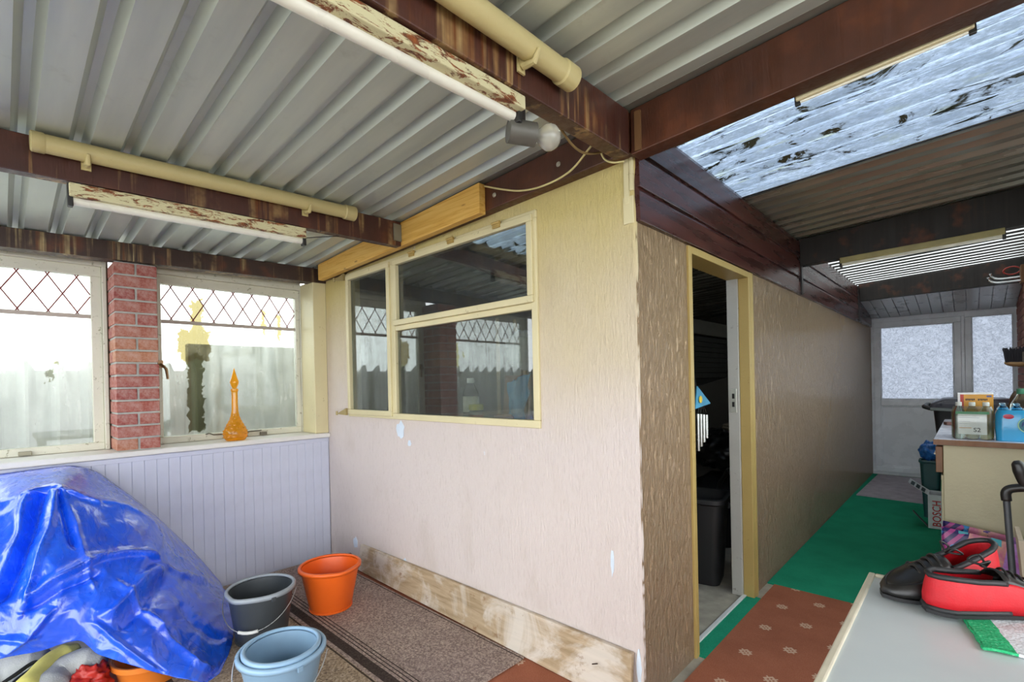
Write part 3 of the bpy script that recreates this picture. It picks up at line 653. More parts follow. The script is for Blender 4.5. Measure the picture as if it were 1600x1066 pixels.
fold((.37, .15), (.20, .62), .05, -.055); fold((.42, .20), (.27, .68), .035, .030, .4); fold((.33, .17), (.14, .70), .03, .025)
fold((.40, .15), (.46, .40), .035, -.03); fold((.47, .19), (.60, .23), .03, .018)
fold((.30, .62), (.56, .46), .035, .040, -.5); fold((.56, .46), (.80, .36), .03, .034, -.5); fold((.28, .68), (.55, .53), .03, -.028)
fold((.36, .72), (.22, .95), .04, .03, .5); fold((.55, .72), (.80, .40), .035, .034, .4); fold((.60, .78), (.84, .44), .05, -.030)
fold((.52, .80), (.70, .98), .04, .022); fold((.70, .62), (.92, .90), .04, .02); fold((.80, .38), (.95, .30), .03, .018); fold((.05, .4), (.10, .95), .05, -.03)
fold((.10, .80), (.30, .86), .04, .022); fold((.86, .50), (.97, .75), .03, -.018); fold((.47, .30), (.52, .60), .03, .014); fold((.62, .55), (.76, .70), .03, .014)
for i in range(NU):
    for j in range(NV):
        p = tarpP[i, j]; q = Vector((p[1]*4.2+p[0]*1.3, p[2]*4.2, p[0]*2.1))
        a = 1-abs(mnoise.noise(q*1.0)); b = 1-abs(mnoise.noise(q*2.3+Vector((7, 3, 1)))); c = 1-abs(mnoise.noise(q*5.3+Vector((1, 9, 4))))
        disp[i, j] += .016*(a*a-.6)+.009*(b**3-.5)+.003*(c**3-.4)
edge = np.clip(.25+.75*np.clip((U-.08)*9, 0, 1), 0, 1)*np.clip(U*20, 0, 1)*np.clip((1-V)*14+.25, 0, 1)
tarpP = tarpP+nrm*(disp*edge)[..., None]
tarpP[..., 2] = np.maximum(tarpP[..., 2], .004); tarpP[..., 0] = np.maximum(tarpP[..., 0], -3.59)
tarp = MB().grid(tarpP).build('tarpaulin', M_tarp, smooth='all', solid=.0015)
tag(tarp, 'crumpled blue tarpaulin draped over a heap below the leaded windows', 'tarpaulin')

# --- things showing under the hem of the tarpaulin
def mat_cloth(name, a, b, scale=160, bump=.5):
    g = Nd(name); v = g.co(); n1 = g.noise(v, scale, 3, .6); n2 = g.noise(v, 9, 4)
    return g.fin(g.mix(g.ramp(n2, [(.35, 0), (.7, .6)]), g.mix(n1, lin(a), lin(b)), tuple(q*.7 for q in lin(a)[:3])+(1,)), .95, 0, g.bump(n1, bump, .004), Specular_IOR_Level=.1)
M_towel = mat_cloth('grey_terry', 'a4a8a6', 'bdbfbb'); M_yellow = mat_cloth('yellow_cotton', 'd8d06a', 'e3dc86', 90, .25); M_redbag = plain('b22a1e', .45, 0, .3, 30, .2); M_blackcloth = mat_cloth('charcoal_piping', '2b2c2e', '3a3b3d')
def roll(pts, r, mat, parent, name, n=18, flat=.75, seed=0, m=40):
    P = spline(pts, m); mb = MB(); rr = [r*min(1, .55+3*min(t, 1-t))*(1+.10*mnoise.noise(Vector((t*4, seed, 0)))) for t in np.linspace(0, 1, m)]
    mb.tube(P, rr, n); return mb.build(name, mat, parent, smooth='all')
fp = lambda px, py, z: hit(px, py, 2, z)
base = fp(40, 1066, .10)
t = thing('folded_towel', 'grey towel with dark edging folded beneath the left hem of the tarpaulin', 'towel', (0, 0, 0))
roll([fp(-60, 1075, .10), fp(0, 1050, .10), fp(40, 1040, .11), fp(75, 1030, .12)], .075, M_towel, t, 'fold', seed=1)
roll([fp(-40, 1096, .07), fp(15, 1073, .08), fp(45, 1054, .09), fp(58, 1043, .10)], .030, M_towel, t, 'fold', seed=2)
roll([fp(-10, 1076, .13), fp(22, 1056, .14), fp(46, 1039, .15), fp(57, 1035, .15), fp(54, 1042, .13), fp(30, 1060, .11), fp(8, 1078, .10)], .008, M_blackcloth, t, 'edging', seed=3)
t2 = roll([fp(25, 1092, .13), fp(56, 1060, .14), fp(84, 1034, .15), fp(122, 1013, .16)], .045, M_yellow, None, 'yellow_cloth', seed=4); tag(t2, 'pale yellow cloth poking out between two grey towels', 'cloth')
t2 = roll([fp(60, 1098, .09), fp(88, 1062, .10), fp(125, 1040, .12), fp(163, 1034, .12)], .070, M_towel, None, 'rolled_towel', seed=5); tag(t2, 'rolled grey towel lying beside the red bag under the tarpaulin', 'towel')
c0 = fp(228, 1075, .02); tb = thing('plastic_tub', 'orange plastic tub half hidden under the tarpaulin hem', 'tub', (-2.745, .455, .004))
M_orange = plain('e8641c', .35, 0, .05, 20, .05); M_orange2 = plain('d9782a', .38, 0, .05, 20, .05)
MB().lathe([(.115, 0), (.136, .09), (.140, .095), (.140, .105), (.132, .105), (.128, .09), (.105, .008)], 40).build('body', M_orange2, tb, smooth=True)
MB().lathe([(.140, .085), (.146, .087), (.146, .107), (.139, .109)], 40, cap0=False, cap1=False).build('rim', M_orange2, tb, smooth=True, solid=.004)

# --- buckets on the rugs
def bucket(name, label, loc, r0, r1, h, m_out, m_rim, rot=0.0, sx=1.0, sy=1.0, spout=None, wire=None, ribs=False):
    t = thing(name, label, 'bucket', loc, (0, 0, rot), 'buckets on the rugs')
    def fn(a, r, z):
        if spout is None: return 1
        k = max(0, math.cos(a-spout))**24; return 1+.10*k*max(0, (z-h*.72)/(h*.28))
    MB().lathe([(r0-.004, 0), (r0, .003), (r0+(r1-r0)*.1, h*.1), (r1-.004, h-.012), (r1-.009, h-.012), (r0+(r1-r0)*.1-.006, h*.1), (r0-.006, .010)], 56, sx=sx, sy=sy, fn=fn).build('body', m_out, t, smooth=True)
    MB().lathe([(r1-.008, h-.008), (r1-.006, h+.001), (r1+.003, h+.001), (r1+.0075, h-.005), (r1+.007, h-.018), (r1-.002, h-.017)], 56, sx=sx, sy=sy, fn=fn, cap0=False, cap1=False).build('rim', m_rim, t, smooth='all', solid=.003)
    MB().lathe([(r0+.002, 0), (r0+.005, .002), (r0+.005, .012), (r0+.001, .014)], 56, sx=sx, sy=sy, cap0=False, cap1=False).build('foot_ring', m_out, t, smooth=True, solid=.002)
    if wire:
        drop, ang = wire; R_ = r1+.012; pts = []
        for k in range(25):
            u = math.pi*k/24; x = R_*math.cos(u)*sx; d_ = math.sin(u)*R_*1.02
            pts.append((x, -(math.sqrt(max(0, R_*R_-(x/sx)**2))*.96+.010*math.sin(u))*sy, h-.02-d_*math.sin(drop)))
        w = MB().tube(pts, .0022, 6).build('handle', plain('c4c7c8', .3, .9, 0), t, smooth='all'); w.rotation_euler = (0, 0, ang)
        g = MB().tube(pts[10:15], .008, 10).build('grip', plain('d8d9d4', .4, 0, .05), w, smooth=True)
        for s in (1, -1): MB().obox((s*(R_-.004)*sx, 0, h-.022), (.012, .022, .022)).build('lug', m_out, t, bevel=.003)
    return t
M_char = plain('3c4145', .38, 0, .08, 25, .08); M_charR = plain('9ba3aa', .35, 0, .04); M_blu = plain('7f9db5', .35, 0, .05, 25, .05); M_blu2 = plain('8fb0cb', .32, 0, .05, 25, .05)
bucket('bucket', 'bright orange plastic bucket with a pouring lip standing near the corner', (-2.77, 1.325, .007), .115, .168, .252, M_orange, M_orange, spout=math.radians(-5))
bucket('bucket', 'charcoal bucket with pale rim beside the tarpaulin', (-2.725, .925, .007), .12, .158, .262, M_char, M_charR, spout=math.radians(-60), wire=(math.radians(55), math.radians(50)), sx=1.04)
bA = bucket('bucket', 'pale blue outer bucket with wire handle, at the bottom of the photo', (-2.09, .785, .007), .115, .162, .225, M_blu, M_blu2, wire=(math.radians(60), math.radians(48)), sx=1.05)
bB = bucket('bucket', 'pale blue bucket nested inside the other blue one', (-2.09, .785, .022), .100, .142, .222, M_blu, M_blu2, sx=1.05)

# --- rugs
def mat_rug(name, a, b, lines):
    g = Nd(name); v = g.co(); n1 = g.noise(v, 95, 3, .75); y = g.sep(v)[1]
    c = g.ramp(n1, [(.34, lin('76665c')), (.46, lin(a)), (.55, lin(b)), (.70, lin('d6c4b0'))]); c = g.mix(g.ramp(g.noise(v, 2.5, 3), [(.4, 0), (.7, .35)]), c, lin('7a6c6e'))
    for (y0, y1, col) in lines:
        k = g.math('MULTIPLY', g.math('GREATER_THAN', y, y0), g.math('LESS_THAN', y, y1)); c = g.mix(g.math('MULTIPLY', k, .88), c, lin(col))
    wv = g.new('TexWave', wave_type='BANDS', bands_direction='X'); g.l.new(v, wv.inputs['Vector']); wv.inputs['Scale'].default_value = 90
    return g.fin(c, .95, 0, g.bump(g.math('ADD', n1, g.math('MULTIPLY', wv.outputs[1], .4)), .7, .005), Specular_IOR_Level=.1)
def rug(name, mat, x0, x1, y0, y1, z, label, wob=.006):
    nx, ny = 90, 30; X = np.linspace(x0, x1, nx); Y_ = np.linspace(y0, y1, ny); P = np.zeros((nx, ny, 3))
    for i, x in enumerate(X):
        for j, y in enumerate(Y_):
            P[i, j] = (x+.006*mnoise.noise(Vector((y*9, 1, 0)))*(i == nx-1), y+wob*mnoise.noise(Vector((x*3, 4, 0))), z+.0015*(1+mnoise.noise(Vector((x*5, y*5, 2)))))
    return tag(MB().grid(P).build(name, mat, world=True, solid=.006), label, 'rug', 'brown striped runners')
BL = '2f2622'; M_rug1 = mat_rug('brown_runner', '93817a', 'b29e92', [(1.138, 1.188, BL), (1.203, 1.209, BL), (1.222, 1.228, BL), (1.241, 1.247, BL), (1.672, 1.678, BL), (1.690, 1.712, BL)])
M_rug2 = mat_rug('tan_runner', '9f8a70', 'bba68a', [(1.105, 1.114, BL), (.46, .51, BL), (.435, .44, BL)])
rug('runner_rug', M_rug1, -3.60, -1.556, 1.118, 1.690, -.0005, 'brown runner with dark stripe bands along the plank and wall')
rug('runner_rug', M_rug2, -3.60, -1.50, .40, 1.117, -.001, 'tan speckled runner beneath the charcoal and blue buckets')

def mat_plank():
    g = Nd('weathered_plank'); gr = g.noise(g.co((1.5, 14, 14)), 3, 5, .6, .6); st = g.noise(g.co((1, 1, 1)), 3.5, 5, .65, .6)
    c = g.ramp(gr, [(.3, lin('8d7858')), (.6, lin('b09a7c')), (.8, lin('c2b094'))]); c = g.mix(g.ramp(st, [(.48, 0), (.62, .75)]), c, lin('d2cabf')); c = g.mix(g.ramp(g.noise(g.co((2, 1, 3)), 5, 5, .7), [(.60, 0), (.70, .7)]), c, lin('7a5430'))
    return g.fin(c, .8, 0, g.bump(gr, .2, .003))
# --- plank leaning at the foot of wall A
M_plank = mat_plank()
pl = MB().hexa([(-3.165, 1.715, .008), (-.995, 1.688, -.003), (-.995, 1.708, -.003), (-3.165, 1.733, .008), (-3.150, 1.732, .188), (-1.005, 1.730, .205), (-1.005, 1.752, .205), (-3.150, 1.752, .188)]).build('plank', M_plank, bevel=.003)
tag(pl, 'long weathered plank leaning along the foot of the cream wall', 'plank')
nq = hit(931, 1036, 1, 1.70); n_ = MB().tube([(nq[0]-.014, 1.694, nq[2]-.008), (nq[0]+.014, 1.690, nq[2]+.006)], .0025, 6).build('nail', plain('3a2c22', .5, .6), world=True)
n_.parent = pl; n_.matrix_parent_inverse = Matrix.Translation(pl.location).inverted()
tag(MB().hexa([(-3.34, 1.70, .0), (-3.20, 1.70, .0), (-3.20, 1.752, 0), (-3.34, 1.752, 0), (-3.33, 1.712, .085), (-3.20, 1.712, .055), (-3.20, 1.752, .055), (-3.33, 1.752, .085)]).build('wood_block', mat_oldpaint('dark_offcut', '6e5a44', '3c2f22', .4, .8), bevel=.004), 'small dark wooden offcut between the plank end and the corner', 'offcut')

# --- amber decanter on the sill
def mat_glass(name, col, rough=.03, ior=1.5, density=None):
    g = Nd(name); return g.fin(lin(col), rough, 0, None, Transmission_Weight=1.0, IOR=ior)
def mat_amber():
    g = Nd('amber_glass'); tp = g.new('BsdfTransparent'); tp.inputs[0].default_value = lin('ffdc78'); tl = g.new('BsdfTranslucent'); tl.inputs[0].default_value = lin('ffc23a'); df = g.new('BsdfDiffuse'); df.inputs[0].default_value = lin('e8a01c'); gl = g.new('BsdfGlossy'); gl.inputs['Roughness'].default_value = .08
    lw = g.new('LayerWeight'); lw.inputs['Blend'].default_value = .45
    a = g.new('MixShader'); a.inputs[0].default_value = .35; g.l.new(tl.outputs[0], a.inputs[1]); g.l.new(df.outputs[0], a.inputs[2])
    b = g.new('MixShader'); g.put(b.inputs[0], g.math('MULTIPLY_ADD', lw.outputs['Facing'], .5, .35)); g.l.new(tp.outputs[0], b.inputs[1]); g.l.new(a.outputs[0], b.inputs[2])
    c = g.new('MixShader'); g.put(c.inputs[0], g.math('MULTIPLY_ADD', g.math('POWER', lw.outputs['Facing'], 4.0), .8, .06)); g.l.new(b.outputs[0], c.inputs[1]); g.l.new(gl.outputs[0], c.inputs[2]); g.l.new(c.outputs[0], g.o.inputs[0]); return g.m
M_amber = mat_amber()
dc = thing('decanter', 'amber hobnail glass decanter with tall pointed stopper on the window sill', 'decanter', (-3.715, 1.118, .9525))
def hob(a, r, z):
    if z < .012 or z > .19 or r < .022: return 1
    row = round(z/.022); ph = a*9+(math.pi if row % 2 else 0); return 1+.11*max(0, math.cos(ph))**1.5*max(0, math.cos((z/.022-row)*2*math.pi))
S_ = .000583
prof = [(95, 970), (110, 955), (122, 930), (128, 900), (128, 880), (120, 850), (108, 825), (95, 795), (80, 765), (64, 735), (52, 705), (43, 670), (38, 635), (35, 590), (33, 540), (33, 470), (33, 400), (38, 388), (39, 365), (34, 357)]
pp = spline([(r*S_, (970-z)*S_) for r, z in prof], 110)
MB().lathe([(r, z) for r, z in pp], 72, fn=hob).build('bottle', M_amber, dc, smooth='all')
sp = [(24, 356), (26, 345), (30, 335), (40, 310), (47, 285), (44, 262), (36, 240), (26, 205), (17, 170), (9, 140), (3, 115)]
MB().lathe([(r*S_, (970-z)*S_) for r, z in spline(sp, 40)], 10).build('stopper', M_amber, dc, smooth=20)

# --- fluorescent battens, conduit pipes, spotlight, cables
def mat_rusty(name, col='cfc9a0'):
    g = Nd(name); n = g.noise(g.co((3, 1.5, 6)), 9, 6, .75, .6); k = g.ramp(n, [(.50, 0), (.56, 1)])
    return g.fin(g.mix(k, lin(col), g.ramp(g.noise(g.co(), 40, 4), [(.3, lin('3a1a0c')), (.6, lin('8a4a1e')), (.8, lin('b0702c'))])), .6, 0, g.bump(n, .4, .004))
M_rusty = mat_rusty('rusted_cream_enamel'); M_tubew = plain('e2e1d4', .3, 0, .04, 30, .06); M_blk = plain('1c1b1a', .4, 0, .05)
M_olive = plain('a39a68', .5, 0, .1)
def batten(label, a, b, body, tube, mat=M_rusty, up=.0, side=(0, 0, 0)):
    a, b = np.array(a, float), np.array(b, float); t = thing('strip_light', label, 'strip light', tuple(a), group='strip lights under the beams'); d = (b-a); L = np.linalg.norm(d); d /= L; o = np.array(side, float)
    MB().beam((0, 0, 0), b-a, body[0], body[1]).build('body', mat, t, bevel=.004)
    dz = np.array([0, 0, -(body[1]/2+tube*.55)])+o
    MB().tube([dz+d*.012, dz+d*(L-.012)], tube, 14).build('tube', M_tubew, t, smooth=True)
    for q in (d*.004, d*(L-.004)):
        MB().beam(q+dz*.5-d*.008, q+dz*.5+d*.008, tube*1.5+body[0]*.2, body[1]+tube*2.2).build('end_cap', M_blk, t, bevel=.003)
    return t
batten('rusty cream strip light under the beam nearest the camera', (-.985, -.22, 2.112), (-.985, 1.10, 2.150), (.052, .040), .0165, side=(-.02, 0, .004))
batten('rusty strip light under the middle beam, below the conduit pipe', (-2.468, .19, 2.074), (-2.468, 1.085, 2.094), (.050, .050), .0165, side=(-.012, 0, 0))
batten('olive strip light fixed under the black passage beam', (-.68, 4.235, 2.148), (.165, 4.235, 2.172), (.045, .040), .013, M_olive)
batten('cream strip light behind the red-brown beam by the clear roof', (-.40, 1.795, 2.213), (.02, 1.795, 2.236), (.028, .026), .004, plain('c9bd98', .5, 0, .1))
M_pvc = mat_oldpaint('yellowed_pvc', 'cabc86', 'a3925a', .12, .4)
def pipe(label, a, b, r, brk):
    a, b = np.array(a, float), np.array(b, float); t = thing('conduit_pipe', label, 'pipe', tuple(a), group='yellowed pipes along the beams'); L = b-a; d = L/np.linalg.norm(L)
    MB().tube([(0, 0, 0), L], r, 24).build('pipe', M_pvc, t, smooth=True); MB().tube([L-d*.055, L-d*.05, L+d*.006, L+d*.010], [r, r+.005, r+.005, r-.004], 24).build('end_cap', M_pvc, t, smooth=True)
    MB().tube([-d*.006, -d*.002, d*.03, d*.034], [r-.002, r+.003, r+.003, r], 24).build('collar', M_pvc, t, smooth=True)
    for k in brk:
        p = L*k; q = MB(); q.tube([p+np.array([-r-.004, 0, -.012]), p+np.array([-r*.6, 0, -r-.006]), p+np.array([r*.5, 0, -r-.010]), p+np.array([r*1.1, 0, -r*.45])], [.010, .011, .010, .005], 8); q.obox(p+np.array([-r-.001, 0, -.03]), (.006, .03, .05)); q.build('bracket', M_pvc, t, smooth=True)
    return t
pipe('yellowed pipe with end cap clipped along the near beam', (-.905, -1.2, 2.235), (-.905, 1.255, 2.268), .0335, (.45, .92))
pipe('long yellowed pipe clipped along the middle beam', (-2.408, .092, 2.205), (-2.408, 1.325, 2.240), .0335, (.12, .80))
p0, p1, pb = hit(794, 204, 0, -1.03), hit(836, 211, 0, -.985), hit(853, 215, 0, -.965)
M_spot = plain('5d5b54', .5, .2, .1)
sp_ = thing('spotlight', 'small grey spotlight with a bare bulb hanging below the near beam', 'spotlight', tuple(p0))
MB().tube([(0, 0, 0), p1-p0], .036, 28).build('housing', M_spot, sp_, smooth=True)
ax_ = (p1-p0)/np.linalg.norm(p1-p0); M_bulb = plain('e2e0d2', .08, 0, 0, 20, .04, Transmission_Weight=.6)
prof = [(.0, .014), (.012, .016), (.022, .024), (.034, .035), (.048, .041), (.064, .040), (.078, .031), (.086, .018), (.090, .004)]
MB().tube([p1-p0+ax_*(u-.006) for u, _ in prof], [r for _, r in prof], 28).build('bulb', M_bulb, sp_, smooth='all')
top = hit(816, 152, 0, -.995); m_ = p0*.45+p1*.55
MB().beam(m_-p0+np.array([0, 0, .03]), np.array([m_[0], m_[1], 2.172])-p0, .022, .006, (1, 0, 0)).build('bracket', plain('2a2523', .5, .3), sp_, bevel=.002)
def cable(label, pts, r, mat):
    P = spline(pts, 60); tag(MB().tube(P, r, 8).build('cable', mat, smooth='all'), label, 'cable')
M_creamc = plain('d0c48a', .5, 0, .05); M_brownc = plain('7a6238', .5, 0, .05)
cable('cream cable sagging from the pine board to the near beam', [hit(757, 291, 1, 1.685), hit(785, 296, 1, 1.68), hit(815, 298, 1, 1.675), hit(850, 290, 1, 1.67), hit(890, 268, 1, 1.66), hit(924, 228, 1, 1.64)], .0042, M_creamc)
cable('brown cable looping from the spotlight to the wall corner', [hit(858, 182, 1, 1.30), hit(875, 200, 1, 1.36), hit(893, 225, 1, 1.44), hit(910, 238, 1, 1.52), hit(928, 240, 1, 1.60), hit(945, 236, 1, 1.66)], .0045, M_brownc)
cable('short cream cable loop entering the wall at the corner', [hit(938, 236, 1, 1.67), hit(945, 249, 1, 1.69), hit(958, 254, 1, 1.70), hit(975, 252, 1, 1.73)], .004, M_creamc)
cable('thin dark wire trailing from the middle strip light to the pine board', [np.array([-2.468, 1.09, 2.075]), hit(510, 370, 0, -2.47), hit(545, 371, 0, -2.50), np.array([-2.49, 1.64, 2.14])], .002, M_blk)

# ================================================================= inside the store, seen through window and doorway
struct(MB().box(-3.3, XB-.101, YA+.1, YA+.42, 1.055, 1.086).build('trim_12', plain('6f6554', .7, 0, .3), world=True))
M_clearpl = mat_glass('clear_plastic', 'e8efe8', .08, 1.2)
def bottle_thing(label, loc, r, h, capm, labm, group=None, body=M_clearpl):
    t = thing('plastic_bottle', label, 'bottle', loc, group=group)
    MB().lathe([(r*.85, 0), (r, .01), (r, h*.62), (r*.92, h*.68), (r*.42, h*.88), (r*.38, h*.90)], 28).build('body', body, t, smooth=True)
    MB().lathe([(r*.44, h*.885), (r*.46, h*.89), (r*.46, h*.995), (r*.40, h)], 20).build('cap', capm, t, smooth=True)
    if labm: MB().lathe([(r*1.012, h*.22), (r*1.012, h*.58)], 28, cap0=False, cap1=False).build('label', labm, t, smooth=True, solid=.001)
    return t
bottle_thing('clear bottle with white cap inside the store window', (-2.15, 1.915, 1.087), .047, .255, plain('e9e9e6', .4), plain('ded9c4', .6))
t = thing('jar', 'small jar with yellow lid and red label beside the bottle in the store window', 'jar', (-2.075, 1.885, 1.087))
MB().lathe([(.036, 0), (.038, .006), (.038, .062), (.034, .07)], 28).build('body', mat_glass('jar_glass', 'dfe6e0', .05), t, smooth=True); MB().lathe([(.0388, .006), (.0388, .040)], 28, cap0=False, cap1=False).build('label', plain('c23a26', .5), t, smooth=True, solid=.001); MB().lathe([(.042, .070), (.042, .100), (.039, .103)], 28).build('lid', plain('c9c022', .4), t, smooth=True)
def blob(name, label, cat, c, s, mat, amp=.2, seed=0, fr=2.2, n=40):
    P = np.zeros((n, n, 3))
    for i in range(n):
        th = math.pi*i/(n-1)
        for j in range(n):
            ph = 2*math.pi*j/n; d = Vector((math.sin(th)*math.cos(ph), math.sin(th)*math.sin(ph), math.cos(th))); k = 1+amp*mnoise.noise(d*fr+Vector((seed, seed*2, 0)))+amp*.5*mnoise.noise(d*fr*2.7+Vector((seed, 3, 1)))
            P[i, j] = (c[0]+d.x*s[0]*k, c[1]+d.y*s[1]*k, c[2]+d.z*s[2]*k)
    o = MB().grid(P, wrap=True).build(name, mat, smooth='all'); return tag(o, label, cat) if label else o
M_poly = Nd('polythene'); M_poly = M_poly.fin(lin('d5d8da'), .25, 0, None, Transmission_Weight=.35, IOR=1.1)
rb = hit(150, 1064, 2, .08); blob('red_bag', 'crumpled red bag tucked between a grey towel and the orange tub', 'bag', (rb[0]-.03, rb[1]-.02, .075), (.075, .075, .07), M_redbag, .35, 21, 2.6)
blob('polythene_bag', 'white polythene bag bunched over sticks inside the store window', 'bag', (-1.80, 2.02, 1.49), (.115, .11, .10), M_poly, .25, 3)
cl_ = MB(); P = np.zeros((24, 12, 3))
for i in range(24):
    for j in range(12):
        u, v = i/23, j/11; P[i, j] = (-1.90+.16*v+.03*mnoise.noise(Vector((u*3, v*5, 1)))-.02*u, 1.97+.03*math.sin(v*9+u*2), 1.36-.25*u+.03*mnoise.noise(Vector((u*2, v*3, 7)))-.05*(1-v))
cl_.grid(P); tag(cl_.build('blue_cloth', mat_cloth('sky_blue_cloth', '4f9bc9', '6fb4dc', 80, .3), smooth='all', solid=.004), 'sky blue cloth hanging beneath the polythene bag in the store window', 'cloth')
tag(MB().obox((-1.93, 2.08, 1.22), (.20, .018, .265), rotx(-.12)).build('brown_board', mat_darkwood('brown_panel', '6a4630', '94704a', .2)), 'brown board propped behind the blue cloth in the store', 'board')
def stick(label, a, b, r, mat): tag(MB().tube([a, (np.array(a)+np.array(b))/2, b], r, 8).build('stick', mat, smooth=True), label, 'stick')
M_stick = plain('a08c6c', .7, 0, .2)
stick('pale stick standing left of the polythene bag in the store', (-2.02, 2.02, 1.087), hit(777, 498, 1, 2.06), .011, M_stick)
stick('dark bent rod standing behind the pale stick in the store', (-1.97, 2.14, 1.087), hit(789, 510, 1, 2.16), .007, M_blk)
stick('short pale stick rising above the polythene bag', (-1.86, 2.155, 1.087), hit(803, 500, 1, 2.165), .011, M_stick)
blob('orange_rag', 'crumpled ochre rag on the shelf under the blue cloth', 'rag', (-1.87, 1.905, 1.114), (.07, .035, .024), plain('9a6a2c', .9, 0, .4), .4, 9)
a, b = hit(690, 392, 1, 2.2), hit(830, 437, 1, 2.9)
dd = (b-a); xbm = MB().beam(a-dd*.6, b+dd*.8, .05, .10); struct(xbm.build('trim_13', mat_darkwood('store_rafter', '5a3020', '8a5a3c', .1), world=True))
# doorway view
bn = thing('waste_bin', 'tall black bin just inside the store doorway', 'bin', (-1.315, 3.20, -.012)); M_bin = plain('1d1e20', .5, 0, .15)
def rbox(w, d, r, z, n=6):
    pts = []
    for cx, cy, a0 in ((1, 1, 0), (-1, 1, 90), (-1, -1, 180), (1, -1, 270)):
        for k in range(n+1): a = math.radians(a0+90*k/n); pts.append((cx*(w/2-r)+r*math.cos(a), cy*(d/2-r)+r*math.sin(a), z))
    return pts
P = np.array([rbox(.24, .26, .05, 0), rbox(.31, .34, .06, .55), rbox(.30, .33, .06, .55), rbox(.23, .25, .05, .01)]); q = MB().grid(P, wrap=True); n_ = P.shape[1]; q.add(P[0], [tuple(range(n_-1, -1, -1))]); q.build('body', M_bin, bn, smooth=True)
P = np.array([rbox(.315, .345, .06, .52), rbox(.34, .37, .07, .53), rbox(.34, .37, .07, .555), rbox(.30, .33, .06, .56)]); MB().grid(P, wrap=True).build('rim', M_bin, bn, smooth=True, solid=.003); bn.rotation_euler = (0, 0, .2)
ch = thing('wind_chime', 'wind chime with blue triangle and silver tubes hanging inside the doorway', 'wind chime', (-1.10, 2.70, 1.145))
tri = MB().prism([(-.09, .0), (.125, .02), (-.06, .125)], .008, (0, 0, 0), (0, 1, 0), (0, 0, 1), (1, 0, 0)).build('plaque', plain('3f8fb4', .5, 0, .1, 30, .3), ch, bevel=.002)
MB().lathe([(.001, -.001), (.020, 0), (.020, .003), (.001, .004)], 16).build('yellow_bird', plain('e0c032', .5), tri).location = (.012, -.035, .05)
bpy.data.objects['yellow_bird'].rotation_euler = (0, math.pi/2, 0)
for k in range(4): MB().tube([(0, -.045+.040*k, -.03-.004*k), (0, -.045+.040*k, -.235+.02*k)], .009, 12).build('tube', plain('c9cbc8', .25, .9, 0), ch, smooth=True)
for k in range(4): MB().tube([(0, -.045+.040*k, -.03), (0, -.02+.02*k, .01)], .0012, 5).build('string', M_blk, ch)
MB().tube([(0, -.06, .12), (.0, -.12, .28), (.0, -.42, .305)], .0015, 5).build('hanger', M_blk, ch)
M_dkrib = plain('454744', .5, .2, .1)
pnl = thing('ribbed_panel', 'stack of dark ribbed panels stored against the far store wall', 'panel', (-2.35, 6.0, 0))
for k in range(8): MB().box(-.02, .02+.008*(k % 2), -1.3, 1.6, 1.32+.062*k, 1.378+.062*k).build('slat', M_dkrib, pnl, bevel=.004)
MB().box(-.03, .06, -1.3, 1.6, 1.83, 2.0).build('top_rail', plain('77786f', .5, 0, .1), pnl, bevel=.008); MB().box(-.03, .0, -1.3, 1.6, -.012, 1.32).build('back_board', plain('2b2b2a', .8), pnl)
tag(MB().obox((-2.27, 5.9, .62), (.02, 1.5, 1.28), rotx(.10)).build('grey_board', plain('55534e', .7, 0, .2)), 'grey board propped at a slant below the ribbed panels', 'board')
vc = thing('vacuum_cleaner', 'grey and black vacuum cleaner beside the black bin in the store', 'vacuum cleaner', (-1.50, 4.00, -.012), (0, 0, .5))
P = np.array([rbox(.20, .34, .07, 0), rbox(.24, .38, .09, .08), rbox(.24, .38, .09, .22), rbox(.18, .30, .08, .30), rbox(.08, .12, .03, .325)]); q = MB().grid(P, wrap=True); q.add(P[-1], [tuple(range(n_))]); q.add(P[0], [tuple(range(n_-1, -1, -1))]); q.build('body', plain('2a2b2d', .35), vc, smooth=40)
for s in (0, 1): MB().obox((.125, -.03, .16+.07*s), (.012, .20, .045)).build('silver_grille', plain('b3b5b5', .3, .7), vc, bevel=.005)
MB().tube([(0, .1, .31), (.03, .12, .45), (.08, .0, .58), (.06, -.2, .60), (.10, -.32, .5), (.12, -.34, .2)], .018, 10).build('hose', M_blk, vc, smooth='all')
blob('black_sack', 'lumpy black sack piled behind the bin in the store', 'sack', (-1.84, 5.05, .60), (.28, .38, .20), plain('17171a', .3, 0, .5, 20), .35, 5)
blob('dark_holdall', 'dark grey holdall lying at the bottom of the store heap', 'bag', (-1.84, 5.05, .175), (.30, .40, .17), plain('242428', .6, 0, .4, 40), .15, 6)
blob('work_glove', 'tan work glove resting on the black sack', 'glove', (-1.70, 4.85, .84), (.05, .13, .035), plain('7a705c', .9, 0, .4), .35, 8)
sd = thing('screwdriver', 'orange-handled screwdriver lying on the dark sack in the store', 'screwdriver', (-1.66, 5.02, .83)); MB().tube([(0, 0, 0), (.03, .03, .004), (.06, .07, 0)], [.012, .020, .012], 10).build('grip', plain('e09a1c', .4), sd, smooth=True); MB().tube([(0, 0, 0), (-.07, -.08, -.006)], .004, 8).build('shaft', plain('a9a9a9', .3, .9), sd, smooth=True)
st = thing('walking_stick', 'thin copper stick with black foot leaning by the door frame', 'stick', (-1.10, 3.22, -.012)); MB().tube([(0, 0, .02), (-.01, .16, .70)], .008, 10).build('shaft', plain('a8674a', .35, .4), st, smooth=True); MB().lathe([(.024, 0), (.022, .02), (.011, .045)], 16).build('ferrule', M_blk, st, smooth=True)

